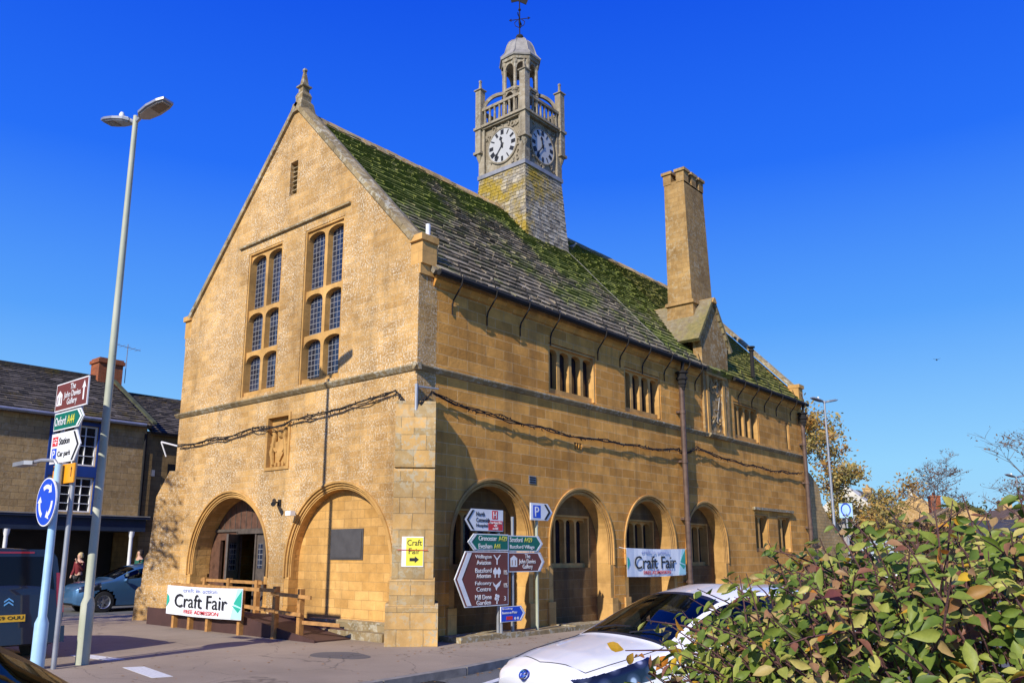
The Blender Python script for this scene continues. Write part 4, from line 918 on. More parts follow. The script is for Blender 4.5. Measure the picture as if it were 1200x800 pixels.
# ------------------------------------------------------------ street lamps
def lamp(loc,rz,h,label,mat,dark=False):
    o=empty('street_lamp',loc,rz,label,'street lamp','double-headed street lamps')
    b=MB(); b.tube([(0,0,-.12),(0,0,.92),(0,0,1.02),(0,0,h*.55),(0,0,h)],[.105,.105,.072,.062,.045],14); b.build('column',mat,o,world=False,smooth=True)
    if dark: MB().tube([(0,0,2.55),(0,0,4.35)],[.0715,.0665],14).build('shadow_sleeve',plain('shadow_grey',(.045,.045,.042),.6,0,.2,5,.05),o,world=False,smooth=True)  # off by default: dark band standing in for the signs' shadow on the column
    for s in (-1,1):
        m=MB(); F=Fr((0,s*.12,h-.05),(0,s*math.cos(R(12)),math.sin(R(12))),(1,0,0)); 
        pts=[(0,-.05),(.08,-.13),(.32,-.17),(.56,-.155),(.70,-.11),(.70,.11),(.56,.155),(.32,.17),(.08,.13),(0,.05)]
        m.prism(F,pts,-.022,.022); m.prism(F,[(a*.9+.03,b*.8) for a,b in pts],-.045 if F.n.z>0 else .022,-.022 if F.n.z>0 else .045)
        up_=1 if F.n.z>0 else -1
        m.prism(F,[(a*.8+.06,b*.6) for a,b in pts],*sorted((up_*.022,up_*.055)))
        hd=m.build('lamp_head',M_galv,o,world=False)
        MB().box(F,.36,.62,-.09,.09,*sorted((-up_*.0455,-up_*.052))).build('lens',plain('lamp_lens',(.16,.13,.11),.3,0,.1,8,0),hd,world=False)
        MB().tube([(0,0,h-.12),(0,s*.16,h-.03)],.035,8).build('bracket',M_galv,o,world=False)
        if s>0: MB().lathe((0,s*.38,h+.06),[(.045,0),(.05,.07),(.03,.11),(0,.12)],10).build('photocell',M_white,o,world=False,smooth=True)
    return o
lamp((-5.5,1.63,0),R(14),9.35,'tall olive grey double-headed street lamp standing in front of the gable',M_lamp)
lamp((29.6,1.95,-.1),R(65),9.3,'pale double-headed street lamp beyond the far end of the hall',M_galv)
lamp((47.85,-2.95,-.1),R(60),6.6,'distant pale street lamp at the right edge by the bare tree',M_galv)

# ------------------------------------------------------------ cars
def carpaint(name,c,metal=0.0):
    m,nt,b=newmat(name); b.inputs['Base Color'].default_value=rgba(c); b.inputs['Metallic'].default_value=metal; b.inputs['Roughness'].default_value=.35; b.inputs['Coat Weight'].default_value=1; b.inputs['Coat Roughness'].default_value=.04
    f=ramp(nt,noise(nt,geo(nt),5,6,.7),[(.4,tuple(x*.94 for x in c)),(.7,c)]); nt.links.new(f,b.inputs['Base Color']); return m
def carglass(name,tint=(.42,.47,.46),k=.5):
    m,nt,b=newmat(name); out=nt.nodes['Material Output']; nt.nodes.remove(b)
    t=N(nt,'ShaderNodeBsdfTransparent'); t.inputs[0].default_value=rgba(tint); g=N(nt,'ShaderNodeBsdfGlossy'); g.inputs['Roughness'].default_value=.03
    fr=N(nt,'ShaderNodeFresnel'); fr.inputs[0].default_value=1.5; mx=N(nt,'ShaderNodeMixShader'); nt.links.new(fr.outputs[0],mx.inputs[0]); nt.links.new(t.outputs[0],mx.inputs[1]); nt.links.new(g.outputs[0],mx.inputs[2]); nt.links.new(mx.outputs[0],out.inputs[0]); return m
M_cglass=carglass('car_glass'); M_tyre=plain('tyre_rubber',(.02,.02,.02),.8,0,.1,8,.1); M_rim=plain('alloy_rim',(.45,.46,.48),.3,.8,.05,3,0); M_trim=plain('black_trim',(.012,.012,.013),.45,0,0,3,0)
M_chrome=plain('chrome',(.7,.7,.72),.12,1,0,3,0); M_cloth=plain('seat_cloth',(.06,.065,.08),.9,0,.2,8,.2)
def headlens():
    m,nt,b=newmat('headlight_lens'); f=N(nt,'ShaderNodeTexVoronoi'); f.inputs['Scale'].default_value=7; nt.links.new(geo(nt),f.inputs['Vector'])
    c=ramp(nt,f.outputs['Distance'],[(.13,(.75,.78,.82)),(.24,(.10,.12,.16)),(.5,(.02,.025,.035))]); nt.links.new(c,b.inputs['Base Color']); b.inputs['Metallic'].default_value=.6; b.inputs['Roughness'].default_value=.2; b.inputs['Coat Weight'].default_value=1; b.inputs['Coat Roughness'].default_value=.02; return m
M_head=headlens(); M_taill=plain('tail_light',(.35,.01,.01),.2,0,.1,9,0,coat=1)
def pt_cat(p0,p1,p2,p3,t): return .5*((2*p1)+(-p0+p2)*t+(2*p0-5*p1+4*p2-p3)*t*t+(-p0+3*p1-3*p2+p3)*t**3)
class Car:
    def __init__(s,st,smooth=.09):
        U=np.array(st['u']); s.L=U[-1]; x=np.linspace(0,s.L,600); k=max(3,int(smooth/s.L*600)); ker=np.hanning(k+2)[1:-1]; ker/=ker.sum(); s.x=x; s.p={}
        for n in ('zb','ztop','zbelt','zrail','w','wrail'):
            y=np.interp(x,U,st[n]); y=np.concatenate([np.full(k,y[0]),y,np.full(k,y[-1])]); y=np.convolve(y,ker,'same')[k:-k]; s.p[n]=y
    def g(s,n,u): return float(np.interp(u,s.x,s.p[n]))
    def ring(s,u):
        zb,zt,zl,zr,w_,wr=[s.g(n,u) for n in ('zb','ztop','zbelt','zrail','w','wrail')]
        return [np.array(q) for q in ((0,zb),(w_*.86,zb),(w_*.97,zb+.12*(zl-zb)/.6),(w_*1.0,zb+(zl-zb)*.62),(w_*.955,zl),(wr,zr),(wr*.62,zt-(zt-zr)*.28),(0,zt))]
    def pt(s,u,seg,t):
        P=s.ring(u)
        if seg in (0,): q=P[0]*(1-t)+P[1]*t
        elif seg==4: q=P[4]*(1-t)+P[5]*t; q=q+np.array([.02*math.sin(math.pi*t),.01*math.sin(math.pi*t)])
        else:
            a=P[seg-1] if seg not in (5,) else P[5]-(P[6]-P[5])*.6+np.array([.05,-.03]); b=P[seg]; c=P[seg+1]; d=P[seg+2] if seg+2<8 else np.array([-P[6][0],P[6][1]])
            if seg==3: d=P[4]+(P[4]-P[3])*.6+np.array([-.04,0])
            q=pt_cat(a,b,c,d,t)
        return q
NS=[2,3,6,6,8,4,6]
def build_car(name,label,cat,loc,rz,st,paint,cls,ns=110,mats=None,group=None,wheels=(.8,3.3),wr=.31,res=1,mirror=(1.42,.96),seats=((1.75,.36),(1.75,-.36)),interior=True):
    root=empty(name,loc,rz,label,cat,group); C=Car(st); 
    prm=[(sg,k/(n*res)) for sg,n in enumerate(NS) for k in range(n*res)]+[(6,1.0)]
    us=np.concatenate([np.linspace(0,.3,int(ns*.2))[:-1],np.linspace(.3,C.L-.2,int(ns*.7))[:-1],np.linspace(C.L-.2,C.L,int(ns*.1)+1)])
    G=[[C.pt(u,*p) for p in prm] for u in us]; m=len(prm)
    parts={}
    for i in range(len(us)-1):
        um=(us[i]+us[i+1])/2
        for j in range(m-1):
            sg,t=prm[j]; tm=t+.5/(NS[sg]*res); q=(G[i][j]+G[i+1][j+1])/2
            if sg in (1,2,3) and any((um-wc)**2+(q[1]-wr*1.0)**2<(wr*1.17)**2 for wc in wheels): continue
            c=cls(um,sg,tm,abs(q[0]),q[1])
            if c is None: continue
            for sd in (1,-1):
                nm=c if c in ('body','windscreen','rear_window','trim','grille','plate_recess') else (c,sd)
                parts.setdefault(nm,[]).append((i,j,sd))
    res_={}
    for nm,fs in parts.items():
        mb=MB(); idx={}; V=[];F_=[]
        for i,j,sd in fs:
            f=[]
            for a,b in ((i,j),(i+1,j),(i+1,j+1),(i,j+1)):
                y=G[a][b][0]*sd; key=(a,b,sd if G[a][b][0]>1e-6 else 0)
                if key not in idx: idx[key]=len(V); V.append((-us[a],y,G[a][b][1]))
                f.append(idx[key])
            F_.append(f if sd>0 else f[::-1])
        if nm=='body':
            for ii,rev in ((0,False),(len(us)-1,True)):
                lp=[]
                for b in range(m): 
                    key=(ii,b,1 if G[ii][b][0]>1e-6 else 0)
                    if key in idx: lp.append(idx[key])
                for b in range(m-1,-1,-1):
                    key=(ii,b,-1)
                    if key in idx: lp.append(idx[key])
                if len(lp)>3: F_.append(lp)
        mb.add(V,F_,0)
        nn=nm if isinstance(nm,str) else nm[0]
        mt={'body':paint,'windscreen':M_cglass,'rear_window':M_cglass,'side_window':M_cglass,'trim':M_trim,'grille':M_trim,'plate_recess':M_trim,'headlight':M_head,'tail_light':M_taill,'bumper':M_trim,'roof_rail':M_trim}[nn]
        res_[nm]=mb.build(nn,mt,root,world=False,smooth=True,recalc=True)
    for wc in wheels:
        for sd in (1,-1):
            yw=C.g('w',wc)-.10
            o=MB().lathe((-wc,sd*yw,wr),[(wr*.62,-.10),(wr*.97,-.10),(wr,-.07),(wr,.06),(wr*.97,.09),(wr*.66,.10),(wr*.62,.06),(wr*.6,.0)],28,ax=(0,sd,0)).build('wheel',M_tyre,root,world=False,smooth=True)
            r=MB(); r.lathe((-wc,sd*yw,wr),[(wr*.64,.0),(wr*.64,.095),(wr*.58,.08),(wr*.56,.02)],28,ax=(0,sd,0)); 
            for k in range(5):
                a=k*2*math.pi/5; F=Fr((-wc,sd*(yw+.06),wr),(math.cos(a),0,math.sin(a)),(-math.sin(a),0,math.cos(a))); r.box(F,.03,wr*.6,-.028,.028,-.015,.015)
            r.lathe((-wc,sd*yw,wr),[(.06,.02),(.06,.085),(.0,.09)],12,ax=(0,sd,0)); r.build('rim',M_rim,o,world=False)
            MB().lathe((-wc,sd*(yw-.16),wr),[(wr*1.16,0),(wr*1.16,.14)],20,ax=(0,sd,0)).build('wheel_arch_liner',M_trim,root,world=False)
    for sd in (1,-1):
        mu,mz=mirror; yy=C.g('w',mu)
        o=MB().lathe((-mu-.02,sd*(yy+.0),mz),[(.015,0),(.03,.03),(.06,.05),(.07,.09),(.066,.15),(.035,.185),(.0,.19)],14,ax=(0,sd,.10)).build('wing_mirror',paint,root,world=False,smooth=True)
    if interior:
        it=MB()
        for su,sy in seats:
            it.box(WLD,-su-.5,-su,sy-.25,sy+.25,.30,.52)
            Fs=Fr((-su-.45,sy,.5),(0,1,0),(-.25,0,1)); it.prism(Fs,[(-.24,0),(.24,0),(.23,.42),(.16,.55),(-.16,.55),(-.23,.42)],-.07,.07); it.prism(Fs,[(-.12,.60),(.12,.60),(.10,.78),(-.10,.78)],-.05,.05)
        it.box(WLD,-3.1,-2.6,-.55,.55,.4,1.0)
        o=it.build('seats',M_cloth,root,world=False,smooth=False)
        d=MB(); wd=C.g('w',1.3)*.86; d.prism(Fr((0,0,0),(1,0,0),(0,0,1)),[(-1.02,.86),(-1.35,.90),(-1.5,.84),(-1.5,.55),(-1.02,.5)],-wd,wd); d.build('dashboard',M_trim,root,world=False)
        sw_=MB(); c0=Vector((-1.58,-.36 if True else .36,.88)); sw_.tube([c0+Vector((.06*math.cos(a)*1.0,.18*math.sin(a),.17*math.cos(a))) for a in np.linspace(0,2*math.pi,20)],.014,6); sw_.build('steering_wheel',M_trim,root,world=False)
        MB().box(WLD,-C.L+.25,-.9,-.78*C.g('w',2)/.85,.78*C.g('w',2)/.85,.2,.26).build('floor_pan',M_trim,root,world=False)
    return root,C,res_
# white hatchback, coming round the junction
ST=dict(u=[0,.05,.2,.45,.75,1.0,1.2,1.45,1.75,2.2,2.8,3.3,3.6,3.82,3.9],
 zb=[.30,.24,.2,.18,.17,.17,.17,.17,.17,.17,.17,.19,.22,.26,.34],
 ztop=[.70,.78,.865,.93,.985,1.03,1.15,1.285,1.42,1.50,1.495,1.44,1.36,1.0,.8],
 zbelt=[.60,.66,.73,.81,.88,.93,.95,.965,.98,1.0,1.02,1.05,1.06,.95,.74],
 zrail=[.66,.73,.80,.87,.93,.98,1.08,1.21,1.34,1.43,1.42,1.37,1.29,.97,.77],
 w=[.50,.62,.75,.82,.842,.847,.848,.848,.848,.848,.84,.82,.79,.72,.62],
 wrail=[.42,.52,.62,.68,.70,.70,.665,.62,.585,.56,.56,.55,.55,.56,.5])
def cls_w(u,sg,t,y,z):
    if .12<u<.80 and y>.40 and sg in (3,4) :
        lo=.60+.17*(u/.8); hi=.735+.20*(u/.8)
        if lo<z<hi: return 'headlight'
    if u<.12 and y<.42 and z<.56 and z>.33: return 'grille'
    if sg>=5:
        if 1.02<u<1.78 and (sg==6 or t>.12): return 'windscreen' if (u<1.72 and u>1.06) else 'trim'
        if 3.55<u<3.8 and sg>=5: return 'rear_window'
    if sg==4 and .1<t<.92:
        if 1.32<u<2.28 or 2.36<u<3.2: return 'side_window'
        if 2.28<=u<=2.36: return 'trim'
    if u>3.78 and y>.45 and .6<z<.95: return 'tail_light'
    if sg==0: return 'trim'
    return 'body'
M_wpaint=carpaint('white_car_paint',(.88,.88,.87))
wc_,WC,_=build_car('parked_car','white hatchback at the kerb, nose towards the signs, half hidden by the hedge','car',(-5.48,-7.21,-.10),R(158),ST,M_wpaint,cls_w,ns=170,wheels=(.78,3.22),wr=.305,res=2)
wc_.name='white_car'
tag(wc_,'white hatchback at the road junction, partly hidden by the leafy hedge','car')
sm_=MB()
def surfpt(C,u,sg,t,sd,off=.002):
    q=C.pt(u,sg,t); return Vector((-u,sd*q[0],q[1]+off))
for sd in (1,-1):
    sm_.tube([surfpt(WC,u,5,.08,sd) for u in np.linspace(.24,1.02,18)],.0045,4)
sm_.tube([surfpt(WC,.24-.10*(1-abs(v)),5,.08+.0*v,1 if v>0 else -1) if abs(v)>.99 else surfpt(WC,.16+.06*abs(v),6,1-min(1,abs(v)),1 if v>0 else -1) for v in np.linspace(-1,1,21)],.0045,4)
sm_.build('bonnet_seam',M_trim,wc_,world=False)
wp=MB()
for y0 in (-.45,.12): wp.tube([(-1.06,y0,1.075),(-1.12,y0+.25,1.115),(-1.13,y0+.5,1.12)],.008,5)
wp.build('wiper',M_trim,wc_,world=False)
EF=Fr((-.005,0,.74),(0,1,0),(-.55,0,1))
em=MB(); em.tube([EF(.062*math.cos(a),.042*math.sin(a),.02) for a in np.linspace(0,2*math.pi,22)],.008,5); em.tube([EF(.022*math.cos(a),.038*math.sin(a),.02) for a in np.linspace(0,2*math.pi,18)],.006,5); em.tube([EF(.045*math.cos(a),.018+.016*math.sin(a),.02) for a in np.linspace(0,2*math.pi,18)],.006,5)
em.build('badge',M_chrome,wc_,world=False); MB().lathe(EF(0,0,.0),[(.052,0),(.052,.012)],20,ax=EF.n).build('badge_back',M_blue,wc_,world=False)
for sd in (1,-1):
    MB().lathe((-.20,sd*.60,.50),[(.05,0),(.05,.05)],12,ax=(1,sd*.6,0)).build('fog_light',M_head,wc_,world=False)
iv=MB(); iv.box(Fr((-1.55,0,1.28),(0,1,0),(0,0,1)),-.12,.12,-.035,.035,-.02,.02); iv.build('rear_view_mirror',M_trim,wc_,world=False)
# blue car behind the hall, on the side street
def cls_b(u,sg,t,y,z):
    if .12<u<.75 and y>.40 and sg in (3,4) and .60+.12*u<z<.76+.2*u: return 'headlight'
    if u<.12 and y<.42 and .33<z<.56: return 'grille'
    if sg>=5:
        if 1.15<u<1.85: return 'windscreen'
        if 3.6<u<4.05: return 'rear_window'
    if sg==4 and .1<t<.9 and (1.5<u<2.35 or 2.45<u<3.4): return 'side_window'
    if u>4.2 and y>.45 and .6<z<.95: return 'tail_light'
    if sg==0: return 'trim'
    return 'body'
SB=dict(ST); SB['u']=[x*4.3/3.9 for x in ST['u']]
bc,_,_=build_car('blue_car','steel blue hatchback on the side street, in front of the shop arcade','car',(-.15,15.55,-.10),R(180),SB,carpaint('blue_car_paint',(.06,.16,.30),.4),cls_b,ns=90,wheels=(.85,3.5),wr=.32)
# dark people carrier on the left
SV=dict(u=[0,.05,.2,.6,1.0,1.4,1.9,2.3,3.2,4.0,4.3,4.45,4.5],zb=[.3,.26,.22,.2,.2,.2,.2,.2,.2,.2,.24,.28,.34],ztop=[.75,.85,.95,1.05,1.12,1.35,1.68,1.76,1.79,1.78,1.74,1.3,1.1],
 zbelt=[.65,.75,.85,.92,.97,1.0,1.03,1.05,1.08,1.08,1.06,1.0,.8],zrail=[.7,.8,.9,1.0,1.06,1.26,1.56,1.66,1.70,1.70,1.66,1.25,1.05],w=[.6,.72,.82,.89,.9,.9,.9,.9,.9,.9,.89,.86,.8],wrail=[.5,.6,.7,.76,.76,.72,.68,.67,.67,.67,.67,.70,.7])
def cls_v(u,sg,t,y,z):
    if .1<u<.7 and y>.45 and sg in (3,4): return 'headlight'
    if sg>=5 and 1.15<u<1.9: return 'windscreen'
    if sg==4 and .1<t<.9 and (1.7<u<2.6 or 2.7<u<3.5 or 3.6<u<4.15): return 'side_window'
    if sg==0: return 'trim'
    return 'body'
M_vp=carpaint('dark_plum_paint',(.012,.007,.014),.0)
vn_,_,_=build_car('dark_van','dark plum people carrier with yellow rear plate, behind the roundabout sign','people carrier',(-6.22,7.4,-.0),R(90),SV,M_vp,cls_v,ns=90,wheels=(.9,3.7),wr=.33,mirror=(1.6,1.1))
RFv=Fr((-4.5,0,0),(0,-1,0),(0,0,1))   # rear face, w points backwards (-x local)
def locbuild(mb,name,mat,parent,**k): return mb.build(name,mat,parent,world=False,**k)
Rr=Fr((-4.47,0,1.02),(0,-1,0),(.14,0,1))
locbuild(MB().prism(Rr,[(-.80,-.75),(.80,-.75),(.86,-.3),(.82,0),(.72,.60),(.62,.74),(-.62,.74),(-.72,.60),(-.82,0),(-.86,-.3)],-.12,.03),'tailgate',M_vp,vn_)
locbuild(MB().prism(Rr,[(-.70,.06),(.70,.06),(.62,.58),(.55,.62),(-.55,.62),(-.62,.58)],.03,.038),'rear_window',plain('privacy_glass',(.006,.006,.009),.12,0,0,3,0,spec=.25),vn_)
pl_=locbuild(MB().box(Rr,-.26,.26,-.42,-.31,.03,.045),'number_plate',plain('plate_yellow',(.75,.42,.02),.4,0,.02,3,0),vn_)
WM[pl_]=WM[vn_]
def textl(body,F,u0,u1,v0,v1,w,mat,parent):   # lettering given in the thing's own space
    Mx=WM[parent]; 
    class G:
        def __call__(s,a,b,c): return Mx@F(a,b,c)
    return text('lettering',body,G(),u0,u1,v0,v1,w,mat,parent)
textl('FJ59 OUU',Rr,-.23,.23,-.40,-.33,.046,M_black,pl_)
locbuild(MB().box(Rr,-.86,.86,-.78,-.52,-.1,.10),'bumper',M_vp,vn_)
locbuild(MB().box(Rr,-.35,.35,.67,.70,.03,.04),'brake_light',M_taill,vn_)
for s_ in (-1,1): locbuild(MB().prism(Rr,[(s_*.86,-.3),(s_*.84,-.05),(s_*.77,.35),(s_*.72,.35),(s_*.74,-.05),(s_*.76,-.3)],.02,.04),'tail_light',M_taill,vn_)
ed=MB()
for dz in (0,.055): ed.prism(Rr,[(-.07,-.17+dz),(0,-.12+dz),(.07,-.17+dz),(.07,-.145+dz),(0,-.095+dz),(-.07,-.145+dz)],.03,.04)
locbuild(ed,'badge',M_chrome,vn_); locbuild(MB().box(Rr,-.62,-.38,-.26,-.245,.03,.036),'trim_strip',M_chrome,vn_)
# black car bonnet at the bottom left
bk_,_,_=build_car('black_car','black hatchback, only its glossy bonnet showing at the bottom left corner','car',(-9.03,-6.38,-.03),R(37),ST,plain('black_car_paint',(.006,.006,.008),.35,0,.1,5,0,spec=.25),cls_w,ns=110,wheels=(.78,3.22),wr=.305)

# fallen leaves along the kerb and on the pavement
g9=np.random.default_rng(4); lfm=MB()
for i in range(260):
    if i<150: x=g9.uniform(-5,9); y=np.interp(x,[q[0] for q in kp],[q[1] for q in kp])+g9.normal(-.12,.12); z=-.098 if y<np.interp(x,[q[0] for q in kp],[q[1] for q in kp]) else .006
    else: x=g9.uniform(-6,3); y=g9.uniform(-2.4,2.2) if x<-.8 else g9.uniform(-1.6,-.8); z=.006
    a=g9.uniform(0,6.28); F=Fr((x,y,z),(math.cos(a),math.sin(a),0),(-math.sin(a),math.cos(a),g9.uniform(-.2,.2))); r=g9.uniform(.02,.042)
    lfm.add([F(-r,0,0),F(0,-r*.5,.006),F(r,0,.003),F(0,r*.5,.008)],[(0,1,2,3)])
tag(lfm.build('fallen_leaves',plain('dead_leaf',(.28,.15,.05),.9,0,.5,9,0),recalc=False),'small brown fallen leaves scattered along the kerb','fallen leaves',kind='stuff')
dg_=MB(); dg_.box(WLD,-3.0,-2.55,-3.42,-3.12,-.104,-.096)
for k in range(6): dg_.box(WLD,-2.97+k*.075,-2.93+k*.075,-3.40,-3.14,-.096,-.090)
tag(dg_.build('drain_grate',M_iron),'dark iron drain grate in the gutter by the kerb','drain')

# ------------------------------------------------------------ buildings across the side street
def winbars(mb,F,u0,u1,v0,v1,nx,ny,w0,w1,t=.022,fr=.05):
    mb.box(F,u0,u0+fr,v0,v1,w0,w1); mb.box(F,u1-fr,u1,v0,v1,w0,w1); mb.box(F,u0+fr,u1-fr,v0,v0+fr,w0,w1); mb.box(F,u0+fr,u1-fr,v1-fr,v1,w0,w1)
    for k in range(1,nx): u=u0+(u1-u0)*k/nx; mb.box(F,u-t/2,u+t/2,v0+fr,v1-fr,w0,w1-.005)
    for k in range(1,ny): v=v0+(v1-v0)*k/ny; mb.box(F,u0+fr,u1-fr,v-t/2,v+t/2,w0,w1-.008)
M_town=ashlar('town_stone',(.46,.33,.165),(.34,.24,.12),(.18,.14,.08),.55,.24,.007,lichen=.2,dirt=.5)
M_town2=ashlar('town_stone_dark',(.28,.195,.09),(.20,.14,.065),(.13,.10,.055),.5,.2,.007,dirt=.5)
M_wglass=plain('window_glass',(.012,.014,.018),.08,0,.2,2,0); M_bpaint=plain('blue_paint',(.015,.05,.22),.5,0,.15,3,0); M_navy=plain('navy_fascia',(.018,.03,.06),.5,0,.15,3,0)
M_brick=ashlar('red_brick',(.36,.11,.05),(.28,.08,.04),(.25,.17,.11),.22,.075,.006,dirt=.4,rough_b=.3)
TB=Fr((0,20,0),(1,0,0),(0,0,1))
sb=empty('stone_shop',(-5,22,0),0,'long two-storey stone shop with navy arcade, blue framed windows and mossy roof','shop')
MB().prism(TB,[(-16,2.6),(4.2,2.6),(4.2,6.75),(-16,6.75)],-.4,0,holes=[rect(.62,2.25,4.95,6.45),rect(.66,2.25,3.22,4.5),rect(-5,-3.6,4.2,6.0),rect(-9,-7.6,4.2,6.0)]).build('front_wall',M_town,sb)
MB().box(WLD,-16,4.2,20.4,28,2.61,6.7).box(WLD,-16,4.2,22.41,28,0,2.61).build('rear_block',M_town2,sb)
MB().box(TB,-16,4.2,-.1,2.6,-2.4,-2.2).build('shop_front',plain('dark_shopfront',(.02,.022,.028),.3,0,.3,1.5,0),sb)
MB().box(TB,-16,4.2,2.55,2.6,-2.4,-.4).build('arcade_ceiling',M_dark,sb)
fa=MB(); fa.box(TB,-3.2,4.35,2.55,3.02,.0,.22); fa.box(TB,-3.3,4.45,3.02,3.10,.0,.34); fa.build('fascia',M_navy,sb)
MB().box(TB,-3.3,4.45,3.10,3.14,.0,.36).build('fascia_flashing',M_leadp,sb)
MB().box(TB,-16,-3.35,2.5,3.05,0,.15).build('fascia',M_navy,sb)
for x in (-3.0,-.6,3.85): 
    m=MB(); m.lathe((x,19.85,0),[(.11,0),(.11,.15),(.075,.2),(.07,2.3),(.1,2.4),(.12,2.55)],10); m.build('column',M_white if x>3 or x<0 else M_white,sb,smooth=True)
for (u0,u1,v0,v1) in ((.62,2.25,4.95,6.45),(.66,2.25,3.22,4.5),(-5,-3.6,4.2,6.0),(-9,-7.6,4.2,6.0)):
    m=MB(); winbars(m,TB,u0,u1,v0,v1,4,4,-.12,-.04); o=m.build('sash_window',M_white,sb); MB().box(TB,u0,u1,v0,v1,-.16,-.125).build('pane',M_wglass,o)
sr=MB(); 
for u0,u1,v0,v1 in ((.50,.60,3.14,6.6),(2.27,2.36,3.14,6.6),(.60,2.27,4.52,4.93),(.60,2.27,6.47,6.6)): sr.box(TB,u0,u1,v0,v1,0,.06)
sr.build('window_surround',M_bpaint,sb)
tr=Fr((0,19.75,6.72),(1,0,0),(0,4.4,2.5)); m=MB(); m.prism(tr,rect(-16,4.25,0,5.0),-.1,-.01); slates(m,tr,-12,4.25,5.05,.26,.2,.25,.5); m.build('slate_roof',M_oldslate,sb,recalc=False)
gx=MB(); gx.tube([(x,19.72,6.72) for x in (-16,-8,0,4.0)],.07,8); gx.build('gutter',M_galv,sb)
rk=MB(); rk.box(WLD,-16,4.25,23.9,24.3,9.12,9.28); rk.build('ridge',M_oldslate,sb)
bc_=MB(); bc_.box(WLD,3.6,4.65,23.7,24.5,8.5,9.85); bc_.box(WLD,3.54,4.71,23.63,24.57,9.85,10.0); bc_.box(WLD,3.6,4.66,23.68,24.52,10.0,10.08); bc_.build('chimney',M_brick,sb)
vg=Fr((4.3,19.7,6.85),(0,4.4,2.5),(0,0,1)); MB().box(vg,-.1,5.05,-.02,.07,-.10,.08).build('verge_coping',plain('mossy_coping',(.06,.065,.03),.95,0,.4,3,.4),sb)
an=MB(); an.tube([(5.0,24.2,9.2),(5.0,24.2,11.0)],.02,5); an.tube([(4.4,24.2,10.9),(5.6,24.2,10.8)],.012,4)
for k in range(5): an.tube([(4.5+k*.24,23.9,10.88-.02*k),(4.5+k*.24,24.5,10.88-.02*k)],.008,4)
tag(an.build('tv_aerial',M_galv),'thin television aerial behind the red brick chimney stack','aerial')
s2=empty('stone_cottage',(9,22,0),0,'darker stone building with slate roof adjoining the shop, behind the hall','house')
T2=Fr((0,20.05,0),(1,0,0),(0,0,1))
MB().box(WLD,4.25,18,20.05,28,-.1,6.55).build('wall',M_town2,s2)
t2=Fr((0,19.85,6.5),(1,0,0),(0,4.4,2.3)); m=MB(); m.prism(t2,rect(4.4,18,0,5.0),-.1,-.01); slates(m,t2,4.42,16,5.0,.24,.2,.22,.4); m.build('slate_roof',plain('grey_slate',(.055,.052,.055),.7,0,.3,3,.3) if False else M_oldslate,s2,recalc=False)
m=MB(); m.tube([(4.3,19.85,6.5),(18,19.85,6.5)],.06,8); m.build('gutter',M_iron,s2); MB().tube([(4.1,19.9,6.4),(4.1,19.9,3.1)],.05,8).build('downpipe',M_iron,s2)
MB().box(T2,5.2,6.4,4.1,5.3,-.02,.03).build('window',M_wglass,s2); MB().box(T2,4.5,4.62,4.75,5.0,.0,.12).build('alarm_box',M_galv,s2)

